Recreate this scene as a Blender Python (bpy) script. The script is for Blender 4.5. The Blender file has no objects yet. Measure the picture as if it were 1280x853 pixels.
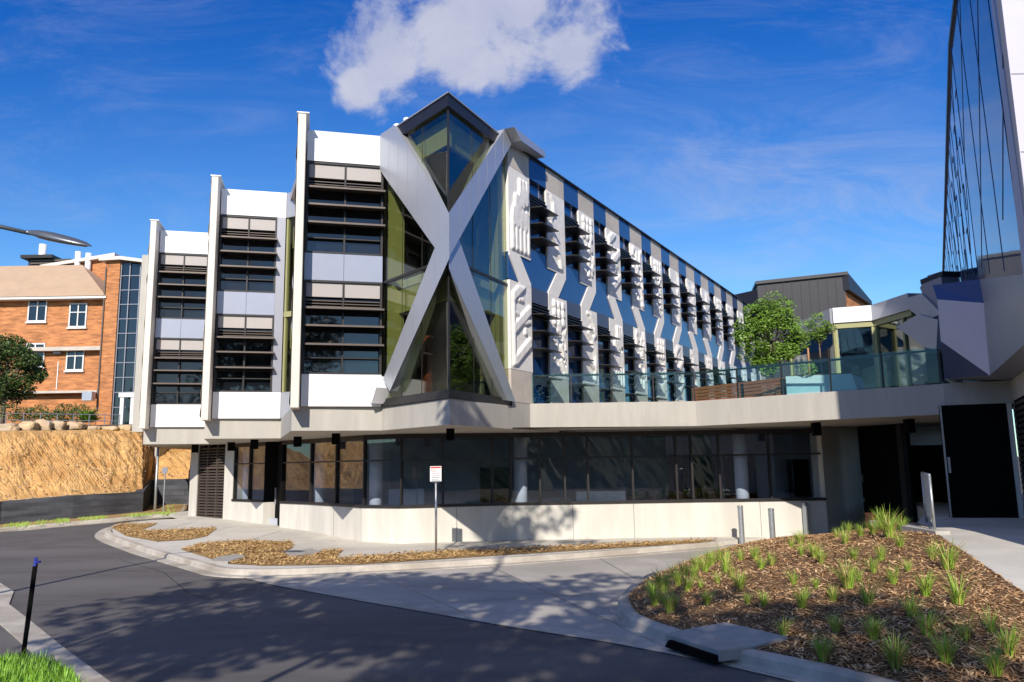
import bpy, math, random
from mathutils import Vector, Matrix, noise
R = math.radians
random.seed(7)
scene = bpy.context.scene
col = scene.collection

# ------------------------------------------------------------------ camera
F_PX, PITCH, ROLL = 984.0, 0.155, -0.0157
CAM = Vector((0, 0, 2.0))
cd = bpy.data.cameras.new('camera')
cam = bpy.data.objects.new('camera', cd); col.objects.link(cam)
cd.sensor_width = 36; cd.lens = F_PX / 1280 * 36
cd.clip_start = 0.1; cd.clip_end = 6000
cam.location = CAM
cam.rotation_mode = 'QUATERNION'
cam.rotation_quaternion = (Matrix.Rotation(math.pi/2 + PITCH, 3, 'X') @ Matrix.Rotation(ROLL, 3, 'Z')).to_quaternion()
scene.camera = cam

def ray(px, py):
    x = (px-640)/F_PX; y = -(py-426.5)/F_PX
    c, s = math.cos(ROLL), math.sin(ROLL); x, y = c*x - s*y, s*x + c*y
    cp, sp = math.cos(PITCH), math.sin(PITCH)
    return Vector((x, cp - sp*y, sp + cp*y))
def PZ(px, py, z): r = ray(px, py); return CAM + r*((z-CAM.z)/r.z)
def PY(px, py, Y): r = ray(px, py); return CAM + r*(Y/r.y)

# ------------------------------------------------------------------ world, sun, exposure
SUN_EL, SUN_DX = R(31), 0.11
w = bpy.data.worlds.new('World'); scene.world = w; w.use_nodes = True
nt = w.node_tree; nt.nodes.clear()
def N(t, **k):
    n = nt.nodes.new(t)
    for a, b in k.items(): setattr(n, a, b)
    return n
out = N('ShaderNodeOutputWorld'); bg = N('ShaderNodeBackground')
sky = N('ShaderNodeTexSky', sky_type='NISHITA'); sky.sun_disc = False
sky.sun_elevation = SUN_EL; sky.sun_rotation = math.pi + math.atan(SUN_DX)
sky.air_density = 1.0; sky.dust_density = 0.25; sky.ozone_density = 2.2
hsv = N('ShaderNodeHueSaturation'); hsv.inputs['Saturation'].default_value = 1.05; hsv.inputs['Value'].default_value = 1.75
nt.links.new(sky.outputs[0], hsv.inputs['Color'])
tint = N('ShaderNodeMixRGB', blend_type='MULTIPLY'); tint.inputs[0].default_value = 1; nt.links.new(hsv.outputs[0], tint.inputs[1]); tintc = N('ShaderNodeMixRGB'); nt.links.new(tintc.outputs[0], tint.inputs[2]); tintc.inputs[1].default_value = (0.58, 0.82, 0.92, 1); tintc.inputs[2].default_value = (0.035, 0.36, 0.86, 1)   # polarising filter
tc = N('ShaderNodeTexCoord'); sx = N('ShaderNodeSeparateXYZ'); nt.links.new(tc.outputs['Generated'], sx.inputs[0])
def M(op, a, b=None, c=None):
    m = N('ShaderNodeMath', operation=op)
    for i, v in enumerate((a, b, c)):
        if v is None: continue
        if isinstance(v, (int, float)): m.inputs[i].default_value = v
        else: nt.links.new(v, m.inputs[i])
    return m.outputs[0]
ya = M('MAXIMUM', M('ABSOLUTE', sx.outputs[1]), 0.05)
A_ = M('DIVIDE', sx.outputs[0], ya); E_ = M('DIVIDE', sx.outputs[2], ya)
mte = N('ShaderNodeMapRange', interpolation_type='SMOOTHSTEP'); nt.links.new(E_, mte.inputs[0]); mte.inputs[1].default_value = -0.05; mte.inputs[2].default_value = 0.72; nt.links.new(mte.outputs[0], tintc.inputs[0])
cmb = N('ShaderNodeCombineXYZ'); nt.links.new(A_, cmb.inputs[0]); nt.links.new(E_, cmb.inputs[1]); nt.links.new(sx.outputs[1], cmb.inputs[2])
def noi(scale, detail, rough, vec, dist=0.0):
    n = N('ShaderNodeTexNoise'); n.inputs['Scale'].default_value = scale; n.inputs['Detail'].default_value = detail
    n.inputs['Roughness'].default_value = rough; n.inputs['Distortion'].default_value = dist
    nt.links.new(vec, n.inputs['Vector']); return n.outputs['Fac']
cmb2 = N('ShaderNodeCombineXYZ'); nt.links.new(A_, cmb2.inputs[0]); nt.links.new(E_, cmb2.inputs[1])
n1 = noi(7.0, 9, 0.62, cmb2.outputs[0], 0.35)
n2 = noi(30.0, 6, 0.6, cmb2.outputs[0], 0.2)
def ell(px, py, rx, ry):
    r = ray(px, py); a0, e0 = r.x/r.y, r.z/r.y
    da = M('DIVIDE', M('SUBTRACT', A_, a0), rx/930); de = M('DIVIDE', M('SUBTRACT', E_, e0), ry/800)
    return M('SUBTRACT', 1.0, M('SQRT', M('ADD', M('MULTIPLY', da, da), M('MULTIPLY', de, de))))
m = ell(615, 12, 150, 95)
for q in ((480, 60, 62, 75), (715, 62, 68, 52), (455, 105, 34, 36), (590, 80, 90, 40)):
    m = M('MAXIMUM', m, ell(*q))
front = M('GREATER_THAN', sx.outputs[1], 0.0)
dens = M('ADD', m, M('MULTIPLY', M('SUBTRACT', n1, 0.5), 2.6))
dens = M('ADD', dens, M('MULTIPLY', M('SUBTRACT', n2, 0.5), 0.7))
mr = N('ShaderNodeMapRange', interpolation_type='SMOOTHSTEP'); nt.links.new(dens, mr.inputs[0])
mr.inputs[1].default_value = -0.12; mr.inputs[2].default_value = 0.60; mr.inputs[4].default_value = 0.92
cloud = M('MULTIPLY', mr.outputs[0], front)
# thin high cirrus, whole sky, stretched
mp = N('ShaderNodeMapping'); nt.links.new(cmb.outputs[0], mp.inputs[0]); mp.inputs['Scale'].default_value = (1.0, 3.4, 1.0); mp.inputs['Rotation'].default_value = (0, 0, R(14))
n3 = noi(3.4, 10, 0.72, mp.outputs[0], 0.8)
mr2 = N('ShaderNodeMapRange', interpolation_type='SMOOTHSTEP'); nt.links.new(n3, mr2.inputs[0])
mr2.inputs[1].default_value = 0.42; mr2.inputs[2].default_value = 0.9; mr2.inputs[4].default_value = 0.25
wr = N('ShaderNodeMapRange', interpolation_type='SMOOTHSTEP'); nt.links.new(ell(1010, 250, 420, 170), wr.inputs[0]); wr.inputs[1].default_value = 0.0; wr.inputs[2].default_value = 0.8
mr4 = N('ShaderNodeMapRange', interpolation_type='SMOOTHSTEP'); nt.links.new(n3, mr4.inputs[0]); mr4.inputs[1].default_value = 0.33; mr4.inputs[2].default_value = 0.78; mr4.inputs[4].default_value = 0.42
cir = M('MAXIMUM', mr2.outputs[0], M('MULTIPLY', M('MULTIPLY', mr4.outputs[0], wr.outputs[0]), front))
# larger cumulus behind the camera (seen in the windows), plus unseen overhead cloud added to whiten the ambient
n4 = noi(1.7, 8, 0.6, tc.outputs['Generated'], 0.3)
mr3 = N('ShaderNodeMapRange', interpolation_type='SMOOTHSTEP'); nt.links.new(n4, mr3.inputs[0])
mr3.inputs[1].default_value = 0.40; mr3.inputs[2].default_value = 0.68; mr3.inputs[4].default_value = 0.9
back = M('MULTIPLY', mr3.outputs[0], M('MAXIMUM', M('LESS_THAN', sx.outputs[1], -0.12), M('GREATER_THAN', sx.outputs[2], 0.64)))
tot = M('MINIMUM', M('MAXIMUM', M('MAXIMUM', cloud, cir), back), 1.0)
mix = N('ShaderNodeMixRGB'); nt.links.new(tot, mix.inputs[0]); nt.links.new(tint.outputs[0], mix.inputs[1])
cc = N('ShaderNodeMixRGB'); nt.links.new(n1, cc.inputs[0])
cc.inputs[1].default_value = (3.0, 3.6, 5.8, 1); cc.inputs[2].default_value = (7.6, 7.5, 8.2, 1)
nt.links.new(cc.outputs[0], mix.inputs[2])
nt.links.new(mix.outputs[0], bg.inputs[0]); bg.inputs[1].default_value = 0.085
nt.links.new(bg.outputs[0], out.inputs[0])
sl = bpy.data.lights.new('sun', 'SUN'); sl.energy = 4.4; sl.angle = R(0.53); sl.color = (1.0, 0.93, 0.82)
so = bpy.data.objects.new('sun', sl); col.objects.link(so); so.location = (-5, -30, 25)
hl = math.hypot(SUN_DX, 1.0)
sd = Vector((SUN_DX/hl*math.cos(SUN_EL), 1/hl*math.cos(SUN_EL), -math.sin(SUN_EL)))
so.rotation_mode = 'QUATERNION'; so.rotation_quaternion = sd.to_track_quat('-Z', 'Y')
scene.view_settings.view_transform = 'Standard'; scene.view_settings.look = 'None'
scene.view_settings.exposure = 0.28; scene.view_settings.gamma = 1.0
scene.render.engine = 'CYCLES'
scene.cycles.max_bounces = 8; scene.cycles.transparent_max_bounces = 16
scene.cycles.caustics_reflective = False; scene.cycles.caustics_refractive = False

# ------------------------------------------------------------------ materials
def mat(name, rgb, rough=0.6, metal=0.0, ior=1.45, var=0.12, vscale=3.0, bump=0.0, bscale=40.0, stretch=(1, 1, 1), coat=0.0, dirt=None, dscale=0.6, speck=0):
    m = bpy.data.materials.new(name); m.use_nodes = True; t = m.node_tree; b = t.nodes['Principled BSDF']
    b.inputs['Roughness'].default_value = rough; b.inputs['Metallic'].default_value = metal; b.inputs['IOR'].default_value = ior
    if coat: b.inputs['Coat Weight'].default_value = coat
    g = t.nodes.new('ShaderNodeNewGeometry'); mp = t.nodes.new('ShaderNodeMapping'); t.links.new(g.outputs['Position'], mp.inputs[0])
    mp.inputs['Scale'].default_value = stretch
    n = t.nodes.new('ShaderNodeTexNoise'); n.inputs['Scale'].default_value = vscale; n.inputs['Detail'].default_value = 8; n.inputs['Roughness'].default_value = 0.65
    t.links.new(mp.outputs[0], n.inputs['Vector'])
    r = t.nodes.new('ShaderNodeMapRange'); r.inputs[1].default_value = 0.3; r.inputs[2].default_value = 0.7
    r.inputs[3].default_value = 1-var; r.inputs[4].default_value = 1+var; t.links.new(n.outputs['Fac'], r.inputs[0])
    mx = t.nodes.new('ShaderNodeVectorMath'); mx.operation = 'SCALE'
    mx.inputs[0].default_value = rgb[:3]; t.links.new(r.outputs[0], mx.inputs['Scale'])
    c_out = mx.outputs[0]
    if dirt:
        n2 = t.nodes.new('ShaderNodeTexNoise'); n2.inputs['Scale'].default_value = dscale; n2.inputs['Detail'].default_value = 6
        t.links.new(mp.outputs[0], n2.inputs['Vector'])
        r2 = t.nodes.new('ShaderNodeMapRange'); r2.inputs[1].default_value = 0.42; r2.inputs[2].default_value = 0.66; t.links.new(n2.outputs['Fac'], r2.inputs[0])
        m2 = t.nodes.new('ShaderNodeMixRGB'); t.links.new(r2.outputs[0], m2.inputs[0]); t.links.new(c_out, m2.inputs[1]); m2.inputs[2].default_value = (*dirt, 1)
        c_out = m2.outputs[0]
    if speck:
        n3 = t.nodes.new('ShaderNodeTexNoise'); n3.inputs['Scale'].default_value = 55; n3.inputs['Detail'].default_value = 3; n3.inputs['Roughness'].default_value = .8
        t.links.new(g.outputs['Position'], n3.inputs['Vector'])
        r3 = t.nodes.new('ShaderNodeMapRange'); r3.inputs[1].default_value = .35; r3.inputs[2].default_value = .65; r3.inputs[3].default_value = 1-speck; r3.inputs[4].default_value = 1+speck; t.links.new(n3.outputs['Fac'], r3.inputs[0])
        v3 = t.nodes.new('ShaderNodeVectorMath'); v3.operation = 'SCALE'; t.links.new(c_out, v3.inputs[0]); t.links.new(r3.outputs[0], v3.inputs['Scale']); c_out = v3.outputs[0]
    t.links.new(c_out, b.inputs['Base Color'])
    if bump:
        nb = t.nodes.new('ShaderNodeTexNoise'); nb.inputs['Scale'].default_value = bscale; nb.inputs['Detail'].default_value = 6
        t.links.new(mp.outputs[0], nb.inputs['Vector'])
        bp = t.nodes.new('ShaderNodeBump'); bp.inputs['Strength'].default_value = bump; bp.inputs['Distance'].default_value = 0.02
        t.links.new(nb.outputs['Fac'], bp.inputs['Height']); t.links.new(bp.outputs[0], b.inputs['Normal'])
    m['c'] = 1
    return m
def glass(name, tint, refl=0.12, trans=0.9, rough=0.0, wav=0.0, fk=1.6):
    """architectural single-sheet glass: tinted see-through plus a Fresnel mirror"""
    m = bpy.data.materials.new(name); m.use_nodes = True; t = m.node_tree; t.nodes.clear()
    o = t.nodes.new('ShaderNodeOutputMaterial'); tr = t.nodes.new('ShaderNodeBsdfTransparent'); gl = t.nodes.new('ShaderNodeBsdfGlossy')
    tr.inputs[0].default_value = (*tint, 1); gl.inputs['Roughness'].default_value = rough
    lw = t.nodes.new('ShaderNodeFresnel'); lw.inputs[0].default_value = 1.5
    geo = t.nodes.new('ShaderNodeNewGeometry')
    # back faces would get total reflection from the Fresnel node: use the same IOR both ways
    ir = t.nodes.new('ShaderNodeMapRange'); t.links.new(geo.outputs['Backfacing'], ir.inputs[0]); ir.inputs[3].default_value = 1.5; ir.inputs[4].default_value = 1/1.5
    t.links.new(ir.outputs[0], lw.inputs[0])
    a = t.nodes.new('ShaderNodeMath'); a.operation = 'MULTIPLY_ADD'; a.inputs[1].default_value = fk; a.inputs[2].default_value = refl; a.use_clamp = True
    t.links.new(lw.outputs[0], a.inputs[0])
    mx = t.nodes.new('ShaderNodeMixShader'); t.links.new(a.outputs[0], mx.inputs[0]); t.links.new(tr.outputs[0], mx.inputs[1]); t.links.new(gl.outputs[0], mx.inputs[2])
    if wav:
        nb = t.nodes.new('ShaderNodeTexNoise'); nb.inputs['Scale'].default_value = 1.3; nb.inputs['Detail'].default_value = 1
        t.links.new(geo.outputs['Position'], nb.inputs['Vector'])
        bp = t.nodes.new('ShaderNodeBump'); bp.inputs['Strength'].default_value = wav; bp.inputs['Distance'].default_value = 0.05
        t.links.new(nb.outputs['Fac'], bp.inputs['Height']); t.links.new(bp.outputs[0], gl.inputs['Normal'])
    t.links.new(mx.outputs[0], o.inputs[0]); return m
def sheen(name, base, ior=2.0, rough=0.03, metal=0.0, wav=0.12):
    """opaque coated glass / polished panel"""
    m = bpy.data.materials.new(name); m.use_nodes = True; t = m.node_tree; b = t.nodes['Principled BSDF']
    b.inputs['Base Color'].default_value = (*base, 1); b.inputs['Roughness'].default_value = rough; b.inputs['IOR'].default_value = ior; b.inputs['Metallic'].default_value = metal
    g = t.nodes.new('ShaderNodeNewGeometry'); nb = t.nodes.new('ShaderNodeTexNoise'); nb.inputs['Scale'].default_value = 0.9; nb.inputs['Detail'].default_value = 1
    t.links.new(g.outputs['Position'], nb.inputs['Vector'])
    bp = t.nodes.new('ShaderNodeBump'); bp.inputs['Strength'].default_value = wav; bp.inputs['Distance'].default_value = 0.05
    t.links.new(nb.outputs['Fac'], bp.inputs['Height']); t.links.new(bp.outputs[0], b.inputs['Normal'])
    return m
def brickmat(name, c1, c2, mortar, bw=0.23, bh=0.076, rough=0.85):
    m = bpy.data.materials.new(name); m.use_nodes = True; t = m.node_tree; b = t.nodes['Principled BSDF']; b.inputs['Roughness'].default_value = rough
    g = t.nodes.new('ShaderNodeNewGeometry'); s = t.nodes.new('ShaderNodeSeparateXYZ'); t.links.new(g.outputs['Position'], s.inputs[0])
    a = t.nodes.new('ShaderNodeMath'); a.operation = 'ADD'; t.links.new(s.outputs[0], a.inputs[0]); t.links.new(s.outputs[1], a.inputs[1])
    c = t.nodes.new('ShaderNodeCombineXYZ'); t.links.new(a.outputs[0], c.inputs[0]); t.links.new(s.outputs[2], c.inputs[1])
    br = t.nodes.new('ShaderNodeTexBrick'); t.links.new(c.outputs[0], br.inputs['Vector'])
    br.inputs['Color1'].default_value = (*c1, 1); br.inputs['Color2'].default_value = (*c2, 1); br.inputs['Mortar'].default_value = (*mortar, 1)
    br.inputs['Scale'].default_value = 1.0; br.inputs['Brick Width'].default_value = bw; br.inputs['Row Height'].default_value = bh; br.inputs['Mortar Size'].default_value = 0.006
    n = t.nodes.new('ShaderNodeTexNoise'); n.inputs['Scale'].default_value = 1.2; n.inputs['Detail'].default_value = 8
    mp = t.nodes.new('ShaderNodeMapping'); mp.inputs['Scale'].default_value = (1, 1, 5); t.links.new(g.outputs['Position'], mp.inputs[0]); t.links.new(mp.outputs[0], n.inputs['Vector'])
    r = t.nodes.new('ShaderNodeMapRange'); r.inputs[1].default_value = 0.3; r.inputs[2].default_value = 0.7; r.inputs[3].default_value = 0.6; r.inputs[4].default_value = 1.35; t.links.new(n.outputs['Fac'], r.inputs[0])
    v = t.nodes.new('ShaderNodeVectorMath'); v.operation = 'SCALE'; t.links.new(br.outputs['Color'], v.inputs[0]); t.links.new(r.outputs[0], v.inputs['Scale'])
    t.links.new(v.outputs[0], b.inputs['Base Color']); return m

MT = dict(
 asphalt=mat('asphalt', (0.112, 0.101, 0.096), 0.85, var=0.22, vscale=2.0, bump=0.5, bscale=160, dirt=(0.150, 0.137, 0.130), dscale=0.35, speck=0.35, stretch=(0.55, 1.6, 1)),
 apron=mat('apron_concrete', (0.45, 0.41, 0.36), 0.85, var=0.16, vscale=1.6, bump=0.25, bscale=90, dirt=(0.36, 0.33, 0.29), dscale=0.5),
 paving=mat('paving_concrete', (0.60, 0.56, 0.49), 0.85, var=0.1, vscale=2.5, bump=0.2, bscale=90, dirt=(0.50, 0.465, 0.41)),
 kerb=mat('kerb_concrete', (0.50, 0.45, 0.38), 0.85, var=0.2, vscale=4, bump=0.4, bscale=70, dirt=(0.36, 0.31, 0.25), dscale=1.1),
 conc=mat('concrete', (0.47, 0.44, 0.39), 0.75, var=0.12, vscale=2.2, bump=0.2, bscale=60, stretch=(2, 2, 0.35), dirt=(0.43, 0.405, 0.36), dscale=0.9),
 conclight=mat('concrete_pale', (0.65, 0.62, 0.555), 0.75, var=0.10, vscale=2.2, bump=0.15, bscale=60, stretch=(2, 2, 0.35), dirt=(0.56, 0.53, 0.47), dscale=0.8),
 beige=mat('precast_beige', (0.58, 0.51, 0.44), 0.7, var=0.08, vscale=5, bump=0.1, bscale=80, dirt=(0.50, 0.44, 0.38), dscale=1.6),
 relief=mat('precast_relief_white', (0.84, 0.80, 0.75), 0.65, var=0.05, vscale=4),
 fin=mat('precast_fin', (0.72, 0.66, 0.58), 0.7, var=0.05, vscale=3, bump=0.1),
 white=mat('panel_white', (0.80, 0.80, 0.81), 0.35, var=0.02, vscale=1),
 endwall=mat('panel_pale_lilac', (0.60, 0.58, 0.66), 0.4, var=0.03),
 silver=mat('panel_silver', (0.49, 0.50, 0.54), 0.32, metal=0.45, var=0.04, vscale=1.0),
 silver2=mat('panel_silver_plain', (0.30, 0.30, 0.34), 0.38, metal=0.3, var=0.05, vscale=1.0),
 greypanel=mat('panel_warm_grey', (0.42, 0.38, 0.36), 0.5, var=0.03),
 bluepanel=mat('panel_blue_grey', (0.38, 0.40, 0.48), 0.25, metal=0.2, var=0.03),
 infgrey=mat('panel_slate', (0.10, 0.11, 0.15), 0.35, metal=0.3, var=0.03),
 darkmetal=mat('metal_dark', (0.035, 0.032, 0.032), 0.4, metal=0.3, var=0.1),
 bronze=mat('metal_bronze', (0.13, 0.105, 0.09), 0.45, metal=0.4, var=0.08),
 fascia=mat('fascia_dark', (0.018, 0.018, 0.024), 0.45, var=0.1),
 olive=mat('olive_paint', (0.36, 0.35, 0.17), 0.6, var=0.05),
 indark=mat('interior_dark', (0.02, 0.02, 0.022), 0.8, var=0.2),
 ingrey=mat('interior_grey', (0.48, 0.50, 0.56), 0.8, var=0.1),
 colm=mat('column_paint', (0.85, 0.87, 0.92), 0.5, var=0.03),
 galv=mat('galvanised_steel', (0.46, 0.48, 0.49), 0.4, metal=0.7, var=0.15, vscale=14),
 blackm=mat('matt_black', (0.006, 0.006, 0.006), 0.9, ior=1.15, var=0.1),
 timber=mat('bench_timber', (0.26, 0.085, 0.035), 0.55, var=0.3, vscale=5, stretch=(1, 1, 12)),
 stake=mat('stake_timber', (0.50, 0.27, 0.12), 0.6, var=0.2, vscale=8),
 soil=mat('ochre_soil', (0.58, 0.345, 0.135), 0.95, var=0.30, vscale=5, bump=1.0, bscale=14, dirt=(0.44, 0.23, 0.075), dscale=1.1),
 rock=mat('sandstone', (0.62, 0.43, 0.24), 0.9, var=0.3, vscale=3, bump=0.6, bscale=9, dirt=(0.48, 0.38, 0.27), dscale=2),
 mulch=mat('mulch_bed', (0.18, 0.10, 0.045), 0.95, var=0.5, vscale=22, bump=1.0, bscale=40),
 drymulch=mat('dry_mulch', (0.40, 0.25, 0.10), 0.95, var=0.4, vscale=20, bump=1.0, bscale=40),
 chip=mat('wood_chip', (0.45, 0.255, 0.115), 0.85, var=0.55, vscale=9),
 chip2=mat('wood_chip_pale', (0.68, 0.46, 0.24), 0.85, var=0.4, vscale=9),
 straw=mat('straw', (0.56, 0.37, 0.15), 0.85, var=0.45, vscale=9),
 earth=mat('earth', (0.10, 0.075, 0.045), 0.95, var=0.3, vscale=0.6),
 grass=mat('grass_blades', (0.20, 0.40, 0.03), 0.5, var=0.4, vscale=3),
 lawn=mat('lawn_base', (0.05, 0.10, 0.015), 0.8, var=0.4, vscale=14),
 tuft=mat('tuft_blades', (0.27, 0.42, 0.05), 0.5, var=0.35, vscale=5),
 leaf=mat('leaf_fresh', (0.13, 0.235, 0.025), 0.5, var=0.45, vscale=2.4),
 leafdk=mat('leaf_dark', (0.055, 0.095, 0.014), 0.55, var=0.5, vscale=1.3),
 leafgum=mat('leaf_gum', (0.09, 0.12, 0.055), 0.5, var=0.4, vscale=1.3),
 bark=mat('bark', (0.22, 0.17, 0.13), 0.9, var=0.3, vscale=8, bump=0.5),
 brick=brickmat('orange_brick', (0.56, 0.215, 0.07), (0.44, 0.16, 0.055), (0.46, 0.26, 0.14)),
 block=brickmat('grey_block', (0.055, 0.058, 0.068), (0.075, 0.078, 0.09), (0.035, 0.037, 0.045), 0.5, 0.2),
 roof=mat('roof_sheet', (0.50, 0.35, 0.23), 0.6, var=0.08, vscale=1),
 trim=mat('window_trim_white', (0.75, 0.74, 0.72), 0.5, var=0.04),
 clad=mat('dark_cladding', (0.020, 0.019, 0.025), 0.5, metal=0.2, var=0.12, vscale=2, stretch=(6, 6, 0.2)),
 planter=mat('tile_blue_green', (0.50, 0.58, 0.58), 0.45, var=0.06, vscale=3),
 lampglass=mat('lamp_lens', (0.30, 0.29, 0.24), 0.2, var=0.15, vscale=20),
 lamphead=mat('lamp_housing', (0.16, 0.17, 0.19), 0.35, metal=0.6, var=0.1),
 signw=mat('sign_white', (0.80, 0.80, 0.80), 0.5, var=0.02),
 red=mat('sign_red', (0.55, 0.03, 0.02), 0.5, var=0.02),
 redbox=mat('red_edge', (0.13, 0.025, 0.015), 0.6, var=0.1),
 bluecap=mat('blue_cap', (0.02, 0.04, 0.35), 0.5, var=0.05),
 lidc=mat('pit_lid_concrete', (0.36, 0.335, 0.30), 0.85, var=0.12, vscale=5, bump=0.2, bscale=80),
 g_ground=glass('glass_ground_storey', (0.88, 0.91, 0.95), 0.03, fk=1.2),
 g_tower=glass('glass_tower', (0.84, 0.87, 0.74), 0.03, wav=0.03, fk=1.2),
 g_bal=glass('glass_balustrade', (0.78, 0.92, 0.94), 0.0, fk=0.7),
 g_pav=glass('glass_pavilion', (0.75, 0.85, 0.80), 0.08, wav=0.03),
 w_dark=sheen('glass_window_dark', (0.008, 0.010, 0.014), 1.75),
 w_blue=sheen('glass_blue_upper', (0.015, 0.06, 0.18), 2.1, 0.04, 0.0, 0.06),
 sp_blue=sheen('spandrel_blue', (0.025, 0.075, 0.20), 1.7, 0.12, 0.0, 0.04),
 blueglass=sheen('curtain_wall_blue', (0.02, 0.07, 0.18), 2.1, 0.05, 0.0, 0.05),
 navy=mat('panel_navy', (0.02, 0.038, 0.10), 0.5, var=.05),
 facetblue=mat('panel_deep_blue', (0.02, 0.07, 0.24), 0.4, var=.05),
)

# ------------------------------------------------------------------ mesh builder
class Fr:
    """vertical wall frame: u along the wall, z up, d outwards"""
    def __init__(s, a, b, flip=False):
        s.o = Vector((a[0], a[1], 0)); v = Vector((b[0]-a[0], b[1]-a[1], 0)); s.L = v.length; s.u = v.normalized()
        s.n = Vector((s.u.y, -s.u.x, 0))
        if flip: s.n = -s.n
    def p(s, u, z, d=0.0):
        q = s.o + s.u*u + s.n*d; return Vector((q.x, q.y, z))
    def hit(s, px, py, d=0.0):
        r = ray(px, py); o = s.o + s.n*d
        t = ((o.x)*s.n.x + (o.y)*s.n.y) / (r.x*s.n.x + r.y*s.n.y)
        P = CAM + r*t; return ((P.x-o.x)*s.u.x + (P.y-o.y)*s.u.y, P.z)
class MB:
    def __init__(s): s.v = []; s.f = []; s.m = []
    def add(s, vs, fs, mi=0):
        k = len(s.v); s.v += [tuple(x) for x in vs]; s.f += [tuple(k+i for i in f) for f in fs]; s.m += [mi]*len(fs); return s
    def box(s, fr, u0, u1, z0, z1, d0, d1, mi=0):
        vs = [fr.p(u, z, d) for u in (u0, u1) for z in (z0, z1) for d in (d0, d1)]
        return s.add(vs, [(0,1,3,2),(4,6,7,5),(0,4,5,1),(2,3,7,6),(0,2,6,4),(1,5,7,3)], mi)
    def abox(s, x0, x1, y0, y1, z0, z1, mi=0): return s.box(Fr((0,0),(1,0)), x0, x1, z0, z1, -y1, -y0, mi)
    def prism(s, fr, poly, d0, d1, mi=0):
        n = len(poly); vs = [fr.p(u, z, d0) for u, z in poly] + [fr.p(u, z, d1) for u, z in poly]
        return s.add(vs, [tuple(range(n)), tuple(range(2*n-1, n-1, -1))] + [(i, (i+1)%n, n+(i+1)%n, n+i) for i in range(n)], mi)
    def slab(s, poly, z0, z1, mi=0):
        n = len(poly); f0 = z0 if callable(z0) else (lambda x, y: z0); f1 = z1 if callable(z1) else (lambda x, y: z1)
        vs = [(p[0], p[1], f0(p[0], p[1])) for p in poly] + [(p[0], p[1], f1(p[0], p[1])) for p in poly]
        return s.add(vs, [tuple(range(n-1, -1, -1)), tuple(range(n, 2*n))] + [(i, (i+1)%n, n+(i+1)%n, n+i) for i in range(n)], mi)
    def tube(s, pts, rs, seg=10, mi=0):
        pts = [Vector(p) for p in pts]; k = len(pts)
        if not isinstance(rs, (list, tuple)): rs = [rs]*k
        vs = []; fs = []
        for i, p in enumerate(pts):
            t = (pts[min(i+1, k-1)] - pts[max(i-1, 0)]).normalized()
            a = t.orthogonal().normalized() if i == 0 else (a - t*a.dot(t)).normalized()
            b = t.cross(a)
            for j in range(seg):
                an = 2*math.pi*j/seg; vs.append(p + (a*math.cos(an) + b*math.sin(an))*rs[i])
        for i in range(k-1):
            for j in range(seg): fs.append((i*seg+j, i*seg+(j+1)%seg, (i+1)*seg+(j+1)%seg, (i+1)*seg+j))
        fs.append(tuple(range(seg-1, -1, -1))); fs.append(tuple((k-1)*seg+j for j in range(seg)))
        return s.add(vs, fs, mi)
    def build(s, name, mats, parent=None, smooth=False, bevel=0.0):
        me = bpy.data.meshes.new(name); me.from_pydata(s.v, [], s.f)
        for mm in (mats if isinstance(mats, (list, tuple)) else [mats]): me.materials.append(MT[mm] if isinstance(mm, str) else mm)
        me.polygons.foreach_set('material_index', s.m)
        if smooth: me.polygons.foreach_set('use_smooth', [True]*len(me.polygons))
        me.update(); o = bpy.data.objects.new(name, me); col.objects.link(o)
        if parent:
            o.parent = parent
            if parent.type == 'EMPTY': o.location = -parent.location
        if bevel:
            bv = o.modifiers.new('b', 'BEVEL'); bv.width = bevel; bv.segments = 2; bv.limit_method = 'ANGLE'
        return o
def tag(o, label=None, cat=None, group=None, kind=None):
    if label: o['label'] = label
    if cat: o['category'] = cat
    if group: o['group'] = group
    if kind: o['kind'] = kind
    return o
def thing(name, loc, label, cat, group=None):
    o = bpy.data.objects.new(name, None); col.objects.link(o); o.location = loc; o.empty_display_size = 0.2
    return tag(o, label, cat, group)
def copy_tree(o, parent, off):
    c = o.copy(); col.objects.link(c); c.parent = parent; c.location = o.location + Vector(off)
    for ch in [x for x in bpy.data.objects if x.parent == o]:
        k = ch.copy(); col.objects.link(k); k.parent = c
    return c

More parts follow.
